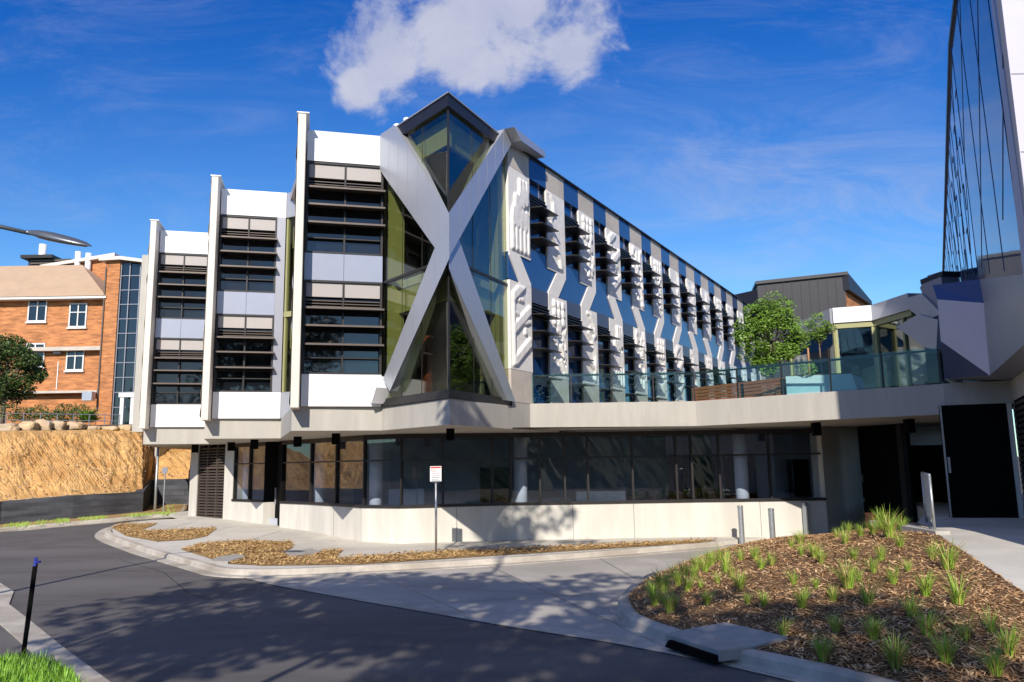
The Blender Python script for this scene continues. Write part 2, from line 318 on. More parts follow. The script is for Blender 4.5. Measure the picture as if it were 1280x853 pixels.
# ------------------------------------------------------------------ ground
def gz(x, y):
    t = min(max((1.0 - x)/4.0, 0), 1); t = t*t*(3-2*t)
    return 0.045*max(0, min(y, 34)-19.5)*t
def PG(px, py, dz=0.0):
    z = 0.0
    for _ in range(12):
        p = PZ(px, py, z+dz); z = gz(p.x, p.y)
    return (p.x, p.y)
import bmesh
def sheet(name, poly, dz, m, thick=0.0, kind='structure', step=None):
    """flat poly draped on gz + dz; optional skirt of given thickness"""
    bm = bmesh.new(); vs = [bm.verts.new((p[0], p[1], 0)) for p in poly]; f = bm.faces.new(vs)
    if f.normal.z < 0: pass
    bm.normal_update()
    for axis in (0, 1):
        lo = min(p[axis] for p in poly); hi = max(p[axis] for p in poly); k = math.ceil(lo)
        hi = min(hi, 40)
        k = max(k, -30)
        while k < hi:
            co = [0, 0, 0]; co[axis] = k; no = [0, 0, 0]; no[axis] = 1
            bmesh.ops.bisect_plane(bm, geom=bm.verts[:]+bm.edges[:]+bm.faces[:], plane_co=co, plane_no=no); k += 1.5
    bmesh.ops.triangulate(bm, faces=bm.faces[:])
    if thick:
        be = [e for e in bm.edges if e.is_boundary]
        r = bmesh.ops.extrude_edge_only(bm, edges=be)
        nv = [g for g in r['geom'] if isinstance(g, bmesh.types.BMVert)]; low = set(nv)
        for v in bm.verts: v.co.z = gz(v.co.x, v.co.y) + dz - (thick if v in low else 0)
    else:
        for v in bm.verts: v.co.z = gz(v.co.x, v.co.y) + dz
    bmesh.ops.recalc_face_normals(bm, faces=bm.faces[:])
    bm.normal_update()
    me = bpy.data.meshes.new(name); bm.to_mesh(me); bm.free(); me.materials.append(MT[m])
    o = bpy.data.objects.new(name, me); col.objects.link(o)
    if kind: o['kind'] = kind
    return o
# earth out to the horizon
g = MB(); xs = [-3000, -300, -60, -40, -30, -20, -14, -10, -7, -5, -3, -1, 1, 3, 6, 10, 20, 60, 300, 3000]
ys = [-3000, -300, -40, -10, 0, 5, 10, 15, 19.5, 22, 25, 28, 31, 34, 40, 60, 120, 400, 4000]
for j, y in enumerate(ys):
    for i, x in enumerate(xs): g.v.append((x, y, gz(x, y)-0.06))
for j in range(len(ys)-1):
    for i in range(len(xs)-1):
        a = j*len(xs)+i; g.f.append((a, a+1, a+1+len(xs), a+len(xs))); g.m.append(0)
tag(g.build('ground', 'earth'), kind='structure')

road_poly = [(-24, -6), (9, -6), (9, 16), PG(960, 690), PG(600, 715), PG(300, 718), PG(170, 690), PG(128, 664), PG(150, 652), PG(245, 644), (-8.5, 31), (-10, 33), PG(232, 630), PG(222, 643), PG(131, 653.5), PG(45, 661.5), PG(0, 666), PG(-150, 690), (-24, 17)]
sheet('road', road_poly, 0.0, 'asphalt')
# kerb lines (pixel outline of the real kerbs, placed on the ground)
foot_out = [PG(*p, 0.1) for p in [(236, 648), (190, 650), (150, 654.5), (133, 662), (136, 670), (180, 686), (250, 705), (280, 712), (340, 713.5), (450, 709), (600, 701), (760, 690), (870, 681), (905, 678)]]
gut_edge = [PG(*p) for p in [(262, 712), (340, 732), (450, 752), (640, 785), (760, 804), (880, 827), (990, 853), (1180, 905)]]
mound_out = [PG(*p) for p in [(1060, 655), (960, 690), (905, 693), (868, 704), (805, 730), (779, 750), (772, 763), (784, 783), (827, 802), (898, 825), (983, 845), (1044, 859), (1130, 884), (1230, 915)]]
apron_poly = [PG(256, 706)] + gut_edge + [(6.5, 6.4), (9, 16), (9.2, 21.5), PG(1045, 668), PG(870, 672), PG(640, 678), PG(450, 690), PG(330, 708)]
sheet('driveway_apron', apron_poly, 0.006, 'apron')
strip = gut_edge[:]
def offset(line, d):
    out = []
    for i, p in enumerate(line):
        a = Vector(line[max(i-1, 0)]); b = Vector(line[min(i+1, len(line)-1)]); t = (b-a).normalized(); out.append((p[0]-t.y*d, p[1]+t.x*d))
    return out
sheet('gutter_strip', gut_edge + offset(gut_edge, 0.30)[::-1], 0.012, 'kerb')

def smooth_line(pts, n=4):
    out = []
    P = [Vector(p) for p in pts]
    for i in range(len(P)-1):
        p0, p1, p2, p3 = P[max(i-1, 0)], P[i], P[i+1], P[min(i+2, len(P)-1)]
        for k in range(n):
            t = k/n; out.append(tuple(0.5*((2*p1)+(p2-p0)*t+(2*p0-5*p1+4*p2-p3)*t*t+(3*p1-p0-3*p2+p3)*t**3)))
    out.append(tuple(P[-1])); return out
def kerb(name, line, side, w=0.16, h=0.13, gut=0.28, mi='kerb', label=None):
    """upright kerb with a rounded top and a shallow gutter pan"""
    prof = [(-gut, 0.010), (-gut, 0.014), (-0.01, 0.010), (0.0, 0.02), (0.012, h-0.03), (0.04, h), (w, h+0.004), (w, -0.05), (-gut, -0.05)]
    mb = MB(); n = len(prof); L = smooth_line(line, 5)
    for i, p in enumerate(L):
        a = Vector(L[max(i-1, 0)]); b = Vector(L[min(i+1, len(L)-1)]); t = (b-a).normalized(); nn = Vector((-t.y, t.x))*side
        for o, z in prof: q = Vector(p)+nn*o; mb.v.append((q.x, q.y, gz(q.x, q.y)+z+0.008))
    for i in range(len(L)-1):
        for j in range(n): mb.f.append((i*n+j, i*n+(j+1)%n, (i+1)*n+(j+1)%n, (i+1)*n+j)); mb.m.append(0)
    o = mb.build(name, mi, smooth=False); tag(o, kind='structure'); return o
kerb('kerb', mound_out[1:], 1, gut=0.10)
kerb('kerb', foot_out, 1, h=0.11, gut=0.25)
kerb('kerb', [PG(*p) for p in [(236, 628), (233, 636), (222, 643), (180, 647.5), (131, 653), (81, 657.5), (45, 661), (0, 665), (-120, 684)]], -1, h=0.10, gut=0.2)

# ground-storey wall line of the main building
WPT = [PG(*p) for p in [(235, 648), (243, 649), (278, 653), (289, 654.5), (328, 660), (343, 659.5), (349, 664), (385, 669), (452, 683), (500, 686), (640, 681), (870, 677)]]
E8 = (7.85, 20.25); WPT.append(E8)
foot_poly = foot_out + [(6.2, 20.0), (5.2, 20.25)] + [(p[0], p[1]+0.05) for p in WPT[::-1][1:]] + [(WPT[0][0]-0.3, WPT[0][1]+2.5), (WPT[0][0]-1.0, WPT[0][1]+0.8)]
sheet('footpath', offset(foot_out, 0.14) + foot_poly[len(foot_out):], 0.112, 'paving', 0.1)
# mulch beds in the footpath
def bed(pxs, name='mulch_bed', m='drymulch', dz=0.122):
    poly = [PG(*p, 0.1) for p in pxs]; sheet(name, poly, dz, m); return poly
B1 = bed([(139,660),(150,656),(197,654.5),(186,660),(174,664.6),(271,661),(259,671),(235,676),(197,678),(157,671)])
B2 = bed([(226,688),(249,681),(295,677),(364,678),(369,684),(352,693),(400,690),(428,688.5),(420,699),(545,690.5),(640,687),(870,676.5),(897,676),(875,680),(640,694.5),(450,707),(330,708.5),(282,706),(255,697)])
B1f, B2f = B1, B2
# pit lids on the bed
LIDS = []
def lid(pxs, label):
    mb = MB(); poly = [PG(*p, 0.15) for p in pxs]; LIDS.append(poly); mb.slab(poly, lambda x, y: gz(x, y)+0.10, lambda x, y: gz(x, y)+0.165)
    tag(mb.build('pit_lid', 'lidc', bevel=0.006), label, 'pit lid', 'concrete pit lids')
lid([(272,697),(296,693.5),(308,696),(285,703),(262,702)], 'flat concrete pit lid at the kerb corner of the long mulch bed')
lid([(352,690),(384,687.5),(402,689),(396,692.5),(366,695)], 'flat grey concrete lid between the golden mulch and the shaded mulch')

# saw-cut joints in the concrete
def joints(name, segs, dz, w_=.012, m='infgrey'):
    mb = MB()
    for a, b in segs:
        a, b = Vector(a), Vector(b); n_ = max(1, int((b-a).length/.5)); t_ = (b-a).normalized(); q = Vector((-t_.y, t_.x))*w_*.5
        for i in range(n_):
            p0, p1 = a.lerp(b, i/n_), a.lerp(b, (i+1)/n_)
            mb.add([(p.x+sg*q.x, p.y+sg*q.y, gz(p.x, p.y)+dz) for p, sg in ((p0, -1), (p1, -1), (p1, 1), (p0, 1))], [(0, 1, 2, 3)])
    tag(mb.build(name, m), kind='structure')
J = lambda *q: [PG(*p, .11) for p in q]
joints('footpath_joint', [J((196, 678), (300, 657)), J((300, 679), (352, 664)), J((372, 690), (420, 676)), J((500, 700), (508, 687.5)), J((585, 697), (588, 686)), J((690, 692), (690, 682)), J((780, 686), (777, 681)), J((165, 672), (245, 652))], .117, .016)
joints('driveway_joint', [(PG(455, 712), PG(610, 780)), (PG(600, 703), PG(790, 790)), (PG(740, 693), PG(800, 728)), (PG(330, 722), PG(760, 748)), (PG(500, 757), PG(780, 742))], .011, .014)
joints('road_crack', [(PG(150, 700), PG(205, 716)), (PG(205, 716), PG(236, 742)), (PG(236, 742), PG(300, 760))], .004, .010, 'blackm')

# foreground left: verge with kerb, lawn
lk = [PG(*p) for p in [(-60, 722), (0, 730), (17, 741), (11, 757), (32, 773), (75, 808), (135, 853), (200, 905)]]
li = [PG(*p) for p in [(-60, 770), (-20, 775), (0, 781), (25, 803), (55, 830), (100, 853), (150, 895)]]
sheet('footpath', lk + li[::-1], 0.02, 'kerb', 0.05)
lawn = [PG(*p) for p in [(-50, 836), (0, 830), (28, 829), (60, 832), (86, 846), (98, 860), (120, 900)]] + [(-4.4, 5.5), (-9, 5.5)]
o = sheet('lawn', lawn, 0.06, 'lawn', 0.08)

# ------------------------------------------------------------------ MOUND (mulched bank rising to the path)
path_edge = [(PY(1148, 652, 14.2).xy), (PY(1168, 664, 12.5).xy), (PY(1215, 692, 10.2).xy), (PY(1280, 735, 8.35).xy), Vector((5.6, 6.6)), Vector((6.2, 5.0))]
path_z = [0.86, 0.86, 0.76, 0.62, 0.48, 0.35]
def pathz(y):
    P = [(e.y, z) for e, z in zip(path_edge, path_z)]
    if y >= P[0][0]: return P[0][1]
    for (y0, z0), (y1, z1) in zip(P, P[1:]):
        if y1 <= y <= y0: return z1 + (z0-z1)*(y-y1)/(y0-y1)
    return P[-1][1]
inner = offset([tuple(p) for p in mound_out[1:]], 0.15)
inner = smooth_line(inner, 6)
def pe_at(t):
    k = t*(len(path_edge)-1); i = min(int(k), len(path_edge)-2); f = k-i
    a, b = path_edge[i], path_edge[i+1]; return a+(b-a)*f, path_z[i]+(path_z[i+1]-path_z[i])*f
# crest outline: the bed's back edge runs from the pier to the rail
back = [PG(1035, 672), PY(1060, 664, 17.0).xy, PY(1085, 655, 15.6).xy, PY(1120, 652, 14.6).xy]
back_z = [0.02, 0.44, 0.62, 0.80]
edge2 = [(Vector(b), z) for b, z in zip(back, back_z)] + [(e, z) for e, z in zip(path_edge, path_z)]
def e2(t):
    k = t*(len(edge2)-1); i = min(int(k), len(edge2)-2); f = k-i
    a, b = edge2[i], edge2[i+1]; return a[0].lerp(b[0], f), a[1]+(b[1]-a[1])*f
mb = MB(); NU, NV = 90, 30; grid = []
for i in range(NU+1):
    t = i/NU; k = t*(len(inner)-1); q = min(int(k), len(inner)-2); a = Vector(inner[q]).lerp(Vector(inner[q+1]), k-q)
    b, zb = e2(t**0.9)
    for j in range(NV+1):
        s = j/NV; p = a.lerp(b, s); z = 0.135 + (zb-0.135)*(s**0.85)
        if 0 < j < NV: z += 0.05*math.sin(math.pi*s)*(1+noise.noise((p.x*1.1, p.y*1.1, 3))) + 0.02*noise.noise((p.x*6, p.y*6, 0))
        mb.v.append((p.x, p.y, z)); grid.append((p.x, p.y, z))
for i in range(NU):
    for j in range(NV):
        a = i*(NV+1)+j; mb.f.append((a, a+NV+1, a+NV+2, a+1)); mb.m.append(0)
mo = mb.build('mulch_mound', 'mulch', smooth=True); tag(mo, kind='structure')
def mound_pt(t, s):
    i = t*NU; j = s*NV; i0 = min(int(i), NU-1); j0 = min(int(j), NV-1); fi, fj = i-i0, j-j0
    g = lambda a, b: Vector(grid[a*(NV+1)+b])
    return g(i0, j0).lerp(g(i0+1, j0), fi).lerp(g(i0, j0+1).lerp(g(i0+1, j0+1), fi), fj)
# wood chips
def inpoly(x, y, P):
    c = False; j = len(P)-1
    for i in range(len(P)):
        if (P[i][1] > y) != (P[j][1] > y) and x < (P[j][0]-P[i][0])*(y-P[i][1])/(P[j][1]-P[i][1])+P[i][0]: c = not c
        j = i
    return c
def chips(mb, p, rnd, smin, smax):
    L = rnd.uniform(smin, smax); W = L*rnd.uniform(0.12, 0.4); a = rnd.uniform(0, 6.28); tl = rnd.uniform(-0.45, 0.45)
    u = Vector((math.cos(a)*math.cos(tl), math.sin(a)*math.cos(tl), math.sin(tl))); v = Vector((-math.sin(a), math.cos(a), rnd.uniform(-0.4, 0.4)))
    c = Vector(p)+Vector((0, 0, 0.008+abs(math.sin(tl))*L*0.4))
    vs = [c-u*L/2-v*W/2*.6, c+u*L/2-v*W/2, c+u*L/2+v*W/2*.7, c-u*L/2+v*W/2]
    mb.add(vs, [(0, 1, 2, 3)], 0 if rnd.random() < 0.72 else 1)
IPAD = [tuple(PZ(x_, y_, z_).xy) for x_, y_, z_ in [(831, 794, .15), (868, 781, .22), (907, 772, .30), (975, 785, .32), (985, 790, .30), (935, 801, .22), (899, 815, .15)]]
rnd = random.Random(3); mb = MB()
for k in range(46000):
    t = rnd.random(); s = rnd.random()
    q_ = mound_pt(t, s)
    if not inpoly(q_.x, q_.y, IPAD): chips(mb, q_, rnd, 0.015, 0.075)
tag(mb.build('wood_chips', ['chip', 'chip2']), 'brown wood chip mulch spread over the sloping garden bed', 'mulch', kind='stuff')
mb = MB()
for B, n in ((B1, 2500), (B2, 9000)):
    x0, x1 = min(p[0] for p in B), max(p[0] for p in B); y0, y1 = min(p[1] for p in B), max(p[1] for p in B); k = 0
    while k < n:
        x, y = rnd.uniform(x0, x1), rnd.uniform(y0, y1)
        if inpoly(x, y, B) and not any(inpoly(x, y, l_) for l_ in LIDS): chips(mb, (x, y, gz(x, y)+0.125+rnd.uniform(0, .03)), rnd, 0.03, 0.11); k += 1
tag(mb.build('straw_mulch', ['straw', 'chip']), 'golden dry straw mulch in the footpath garden beds', 'mulch', kind='stuff')

# path beside the mound
pl = [(e.x, e.y, z) for e, z in zip(path_edge, path_z)]
mb = MB(); top = pl; rgt = [(11, 16.5, 0.86), (11, 12.5, 0.86), (10, 10.2, 0.76), (10, 8.35, 0.62), (10, 6.6, 0.48), (10, 5.0, 0.35)]
for i in range(5): mb.add([top[i], rgt[i], rgt[i+1], top[i+1]], [(0, 3, 2, 1)])
for i in range(5): mb.add([top[i], top[i+1], (top[i+1][0], top[i+1][1], -0.1), (top[i][0], top[i][1], -0.1)], [(0, 1, 2, 3)])
tag(mb.build('entrance_path', 'paving'), kind='structure')
tl = PY(1148, 652, 14.2); mb = MB(); mb.slab([(tl.x-.05, tl.y), (11, tl.y), (11, 22), (10.6, 22), (9.0, 17.5)], -0.1, 0.852)
tag(mb.build('entrance_floor', 'paving'), kind='structure')

# ------------------------------------------------------------------ MAIN BUILDING
T, SL, SB, TT, TB = 9.76, 3.33, 2.79, 3.43, 2.83
MBD = thing('university_building', (-1.2, 20, 0), 'large white academic building with a silver X brace on its glass corner', 'building')
STEP = Vector((-3.40, 3.80, 0))
b1L, b1R = Vector((-4.68, 17.36, 0)), Vector((-2.98, 17.79, 0))
APX = Vector((-1.27, 15.67, 0)); F0, F1 = (0.55, 19.27), (12.2, 39.62)
FF = Fr(F0, F1)                                   # main facade, u=0 at x=0.55
UF0 = -(19.27-18.22)*1.1523                        # u of the first relief panel
bay = Fr(b1L, b1R)
# bay window
def bay_window(fr, W):
    o = MB().box(fr, 0.0, W, 3.9, 9.1, -0.25, -0.18).build('bay_window', 'w_dark', MBD)
    mb = MB(); lv = MB()
    for zt, zb in ((9.02, 6.83), (6.20, 4.05)):
        for a, b, c in ((0, 0.05, 0), (W-0.05, W, 0), (W*0.5-0.02, W*0.5+0.02, -0.02)):
            mb.box(fr, a, b, zb, zt, -0.179, 0.0+c)
        mb.box(fr, 0.051, W-0.051, zt-0.05, zt, -0.179, -0.002); mb.box(fr, 0.051, W-0.051, zb, zb+0.04, -0.179, -0.002)
        mb.box(fr, 0.051, W-0.051, zb+0.36, zb+0.385, -0.179, -0.05)
        for a, b in ((0.052, W*0.5-0.022), (W*0.5+0.022, W-0.052)): MB().box(fr, a, b, zt-0.38, zt-0.052, -0.12, -0.045).build('infill_panel', 'greypanel', o)
        lv = MB()
        for k in range(4):
            z = zt-0.43-0.065*k; lv.add([fr.p(0.05, z, -0.15), fr.p(W-0.05, z, -0.15), fr.p(W-0.05, z-0.035, -0.04), fr.p(0.05, z-0.035, -0.04), fr.p(0.05, z-0.015, -0.15), fr.p(W-0.05, z-0.015, -0.15), fr.p(W-0.05, z-0.05, -0.04), fr.p(0.05, z-0.05, -0.04)], [(0,1,2,3), (7,6,5,4), (3,2,6,7), (0,4,5,1)])
        lv.build('louvre', 'bronze', o)
    mb.build('window_frame', 'darkmetal', o)
    for zt in (8.33, 7.92, 7.50, 5.52, 5.12, 4.70):
        s = MB(); u0, u1 = 0.04, W+0.03; pr = [(-0.16, 0.03), (0.24, -0.035), (0.26, -0.03), (0.26, 0.012), (-0.16, 0.06)]
        vs = [fr.p(u, zt+z, d) for u in (u0, u1) for d, z in pr]; s.add(vs, [(0,1,2,3,4), (9,8,7,6,5)] + [(i, 5+i, 5+(i+1)%5, (i+1)%5) for i in range(5)])
        s.build('sunshade', 'bronze', o)
    MB().box(fr, 0.0, W*0.5-0.004, 6.202, 6.828, -0.15, -0.01).build('spandrel', 'bluepanel', o); MB().box(fr, W*0.5+0.004, W, 6.202, 6.828, -0.15, -0.01).build('spandrel', 'bluepanel', o)
    return o
bw1 = bay_window(bay, bay.L)
bay2 = Fr(b1L+STEP, b1R+STEP + Vector((0.0, 0, 0)))
W2 = 1.52
bw2 = bay_window(bay2, W2)
copy_tree(bw2, MBD, STEP)
# parapet and base panels of the bays, jambs, return glazing, fins
def wpanels(fr, L, nm, n=1):
    for k in range(n):
        a = L*k/n + (0.004 if k else 0); b = L*(k+1)/n
        MB().box(fr, a, b, 9.022, T, -0.2, 0.02).build(nm, 'white', MBD); MB().box(fr, a, b, SL, 4.045, -0.2, 0.02).build('base_panel', 'white', MBD)
wpanels(bay, bay.L, 'parapet_panel')
for k in (1, 2):
    fr = Fr(b1L+STEP*k, b1R+STEP*k)
    MB().box(fr, 0, fr.L, 9.022, T, -0.2, 0.02).build('parapet_panel', 'white', MBD); MB().box(fr, 0, fr.L, SL, 4.045, -0.2, 0.02).build('base_panel', 'white', MBD)
    MB().box(fr, W2+0.004, fr.L, 4.048, 9.02, -0.2, 0.02).build('jamb', 'silver2', MBD)
    # return wall running back to the next fin
    q = Vector((fr.o+fr.u*fr.L)); e = q + Vector((1.45, -0.75, 0)); rf = Fr(q, e)
    MB().box(rf, 0.0, rf.L, 9.022, T, -0.15, 0.0).build('return_panel', 'silver', MBD); MB().box(rf, 0.0, rf.L, SL, 4.045, -0.15, 0.0).build('return_panel', 'silver', MBD)
    MB().box(rf, 0.0, rf.L, 4.05, 9.02, -0.1, -0.08).build('return_glass', 'g_tower', MBD)
    mb = MB()
    mb.box(rf, 0.0, 0.06, 4.05, 9.02, -0.14, -0.04).box(rf, 0.0, rf.L, 6.15, 6.3, -0.14, -0.02)
    mb.build('return_frame', 'olive', MBD)
    MB().box(rf, 0.0, 0.22, 4.0, 9.1, -0.5, -0.35).box(rf, 0.0, rf.L, 8.2, 9.1, -0.5, -0.3).box(rf, 0, rf.L, 5.3, 6.4, -0.5, -0.3).build('inner_wall', 'olive', MBD)
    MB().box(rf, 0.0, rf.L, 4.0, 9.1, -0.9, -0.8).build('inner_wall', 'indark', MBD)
# fins with relief on their outer (left) side
def fin(k):
    a = b1L + STEP*k; dirv = Vector((-1.02, 4.2, 0)).normalized(); ff = Fr(a + Vector((0.03, -0.56, 0)), a + Vector((0.03, -0.56, 0)) + dirv)
    # ff.n points right; left side is -n
    o = MB().box(ff, 0, 4.55, 3.26, T+0.16, -0.10, 0.075).build('fin', 'fin', MBD, bevel=0.01)
    mb = MB(); nz, nu = 120, 8; base = len(mb.v)
    for i in range(nz+1):
        z = 3.3+(T-3.2)*i/nz
        for j in range(nu+1):
            u = 0.02+4.5*j/nu; h = 0.01+0.06*max(0, noise.noise((u*1.3, z*2.2, k*5.0)))+0.05*max(0, math.sin(z*5+u*3))*max(0, noise.noise((z, u, 2.0))+.3)
            if i in (0, nz): h = 0
            mb.v.append(tuple(ff.p(u, z, -0.10-h)))
    for i in range(nz):
        for j in range(nu): q = i*(nu+1)+j; mb.f.append((q, q+1, q+nu+2, q+nu+1)); mb.m.append(0)
    mb.build('relief', 'relief', o, smooth=True)
    MB().box(ff, -0.02, 4.56, T+0.162, T+0.19, -0.13, 0.14).build('capping', 'white', o)
for k in range(3): fin(k)
# flank wall beyond the last fin
fl0 = b1L+STEP*2+Vector((-0.78, 0.2, 0)); flf = Fr(fl0, fl0+Vector((-1.5, 4.2, 0)))
MB().abox(-13.22, -12.85, 27.4, 30.5, 3.3, 9.62).build('flank_wall', 'conc', MBD)

# roof and mass
AL = 0.2
roof = [(-14.6, 32.5), (-11.7, 25.4), b1L+STEP*2+Vector((.1, .25, 0)), b1R+STEP*2+Vector((0, .25, 0)), b1L+STEP+Vector((-.1, .4, 0)), b1R+STEP+Vector((0, .25, 0)), b1L+Vector((-.1, .4, 0)), b1R+Vector((0.05, .25, 0)), APX+Vector((0.0, .3, 0)), FF.p(UF0, 0, -0.3), FF.p(FF.L, 0, -0.3), (3, 46), (-14, 46)]
roof = [(p[0], p[1]) for p in roof]
MB().slab(roof, T-0.25, T-0.06).build('roof', 'greypanel', MBD)
mb = MB(); mb.box(Fr((-14, 45.8), (12, 45.8)), 0, 20, 0, T-0.1, -0.1, 0.1); mb.box(Fr((-14.3, 45.8), (-14.6, 32.5)), 0, 13.3, 0, T-0.1, -0.1, 0.1)
mb.build('rear_wall', 'conc', MBD)
mb = MB()
for q in ((482+14, 150), (508, 146)): pass
v1 = PY(497, 158, 22.0); v2 = PY(509, 150, 24.0)
for v in (v1, v2): mb = MB(); mb.tube([(v.x, v.y, T-0.1), (v.x, v.y, v.z+0.03)], 0.13, 12); mb.build('roof_vent', 'white', MBD)

# corner tower
RF = Fr((APX.x, APX.y), (FF.p(UF0, 0).x, FF.p(UF0, 0).y))    # right face, apex at u=0
LF = Fr((b1R.x, b1R.y), (APX.x, APX.y))                      # left face, apex at u=L
def pxpoly(fr, pts, d=0.0): return [fr.hit(x, y, d) for x, y in pts]
_c = (-LF.u).dot(RF.u); COT = 1/math.tan(math.acos(_c)/2)
def miter(fr, poly, d0, d1, ap=(), mb=None):
    """prism whose vertices listed in ap lie on the mitre plane of the corner"""
    mb = mb or MB(); n = len(poly); vs = []
    for d in (d0, d1):
        for i, (u, z) in enumerate(poly):
            if i in ap: u = fr.L + COT*d if fr is LF else -COT*d
            vs.append(fr.p(u, z, d))
    return mb.add(vs, [tuple(range(n)), tuple(range(2*n-1, n-1, -1))] + [(i, (i+1)%n, n+(i+1)%n, n+i) for i in range(n)])
def strip(fr, z0, z1, d0, d1, mb=None):
    L = fr.L
    if fr is LF: return miter(fr, [(0, z0), (0, z1), (L, z1), (L, z0)], d0, d1, (2, 3), mb)
    return miter(fr, [(L, z0), (L, z1), (0, z1), (0, z0)], d0, d1, (2, 3), mb)
for fr in (LF, RF):
    o = strip(fr, SL+.1, T-.28, -0.07, -0.05).build('corner_glass', 'g_tower', MBD)
    mb = MB()
    for q in (0.30, 0.60):
        u = fr.L*q if fr is LF else fr.L*(1-q)
        mb.box(fr, u-0.007, u+0.007, 3.45, T-0.3, -0.049, -0.042)
    strip(fr, 6.17, 6.23, -0.14, -0.03, mb); strip(fr, SL+.091, SL+.17, -0.2, -.02, mb)
    e = fr.L+COT*-.05 if fr is LF else COT*.05
    mb.box(fr, e-.015, e+.015, 3.5, T-.3, -.049, -.03)
    mb.build('corner_frame', 'darkmetal', o)
    strip(fr, T-.27, T, -0.3, 0.02).build('fascia', 'fascia', MBD)
    strip(fr, T+.001, T+.03, -0.35, 0.05).build('capping', 'silver', MBD)
    strip(fr, SL-.002, SL+.09, -0.32, 0.0).build('sill', 'darkmetal', MBD)
D1, D2_ = 0.10, 0.15
def br(fr, pts, ap, d1, m='silver', over={}):
    P = pxpoly(fr, pts, d1)
    for k, v in over.items(): P[k] = (P[k][0] if v[0] is None else v[0], P[k][1] if v[1] is None else v[1])
    o = miter(fr, P, -0.27, d1, ap).build('brace', m, MBD, bevel=0.006)
    mb = MB(); us = [p[0] for p in P]; lo, hi = min(us), max(us)
    k = 1
    while lo+k*.42 < hi-.1:
        u = lo+k*.42; zs_ = []
        for (a, za), (b, zb) in zip(P, P[1:]+P[:1]):
            if (a-u)*(b-u) < 0: zs_.append(za+(zb-za)*(u-a)/(b-a))
        if len(zs_) == 2: MB().box(fr, u-.004, u+.004, min(zs_)+.01, max(zs_)-.01, d1+.0005, d1+.0025).build('panel_joint', 'silver2', o)
        k += 1
    return o
br(LF, [(480,171),(493,165),(563,266),(563,318),(544.5,311),(480,209)], (2, 3), D1, over={0: (0.0, T+.02), 1: (None, T+.02), 5: (0.0, None)})
br(LF, [(479,474),(542,314),(563,267),(563,322),(487,489)], (2, 3), D2_)
br(RF, [(563,267),(631,161.6),(640,178.3),(563,322)], (0, 3), D2_)
br(RF, [(563,318),(573,297),(644,504),(634.5,504),(563,336)], (0, 4), D1, 'silver', over={2: (None, SL+.1), 3: (None, SL+.1)})
P = pxpoly(RF, [(631,161.6),(640,178.3)], D2_); (ut, zt), (ub, zb) = P
e1 = RF.hit(670.5, 190, D2_)
MB().prism(RF, [(ut-0.02, zt), (e1[0], T+0.20), (e1[0], T+0.05), (ub, zb)], -0.5, D2_+0.25).build('brace_head', 'silver', MBD, bevel=0.006)
MB().prism(LF, [(-0.2, 3.90), (0.12, 4.0), (0.32, 3.72), (0.10, SL+0.05), (-0.2, SL+0.32)], -0.3, 0.30).build('brace_foot', 'white', MBD, bevel=0.006)
# inside the tower: an olive core with dark openings, and the first-floor slab
dc = -1.15; uL = LF.L+COT*dc; uR = -COT*dc
core = [LF.p(0.02, 0, dc), LF.p(uL, 0, dc), RF.p(RF.L-.05, 0, dc), Vector((.9, 21.5, 0)), Vector((-1.5, 21, 0))]
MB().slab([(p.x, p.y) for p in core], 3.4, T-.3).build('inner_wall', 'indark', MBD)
sl_ = [LF.p(0, 0, -.37), LF.p(LF.L-COT*.37, 0, -.37), RF.p(RF.L, 0, -.37), core[2]+Vector((.1, .2, 0)), core[0]]
MB().slab([(p.x, p.y) for p in sl_], 6.05, 6.24).build('inner_floor', 'ingrey', MBD)
MB().slab([(p.x, p.y) for p in sl_], SL, SL+.12).build('inner_floor', 'ingrey', MBD)
for fr in (LF, RF):
    strip(fr, 8.85, 9.46, -.34, -.26).build('inner_beam', 'olive', MBD); strip(fr, 5.45, 5.98, -.34, -.26).build('inner_beam', 'olive', MBD)
MB().box(LF, 0.03, 0.30, 3.46, T-.3, -0.40, -0.12).build('inner_column', 'olive', MBD)
MB().box(RF, RF.L-.24, RF.L-.04, 3.46, T-.3, -0.4, -0.15).build('inner_column', 'olive', MBD)
q = LF.p(.75, 0, -.75); MB().tube([(q.x, q.y, 3.46), (q.x, q.y, 4.9)], 0.13, 16).build('inner_post', 'redbox', MBD, smooth=True)

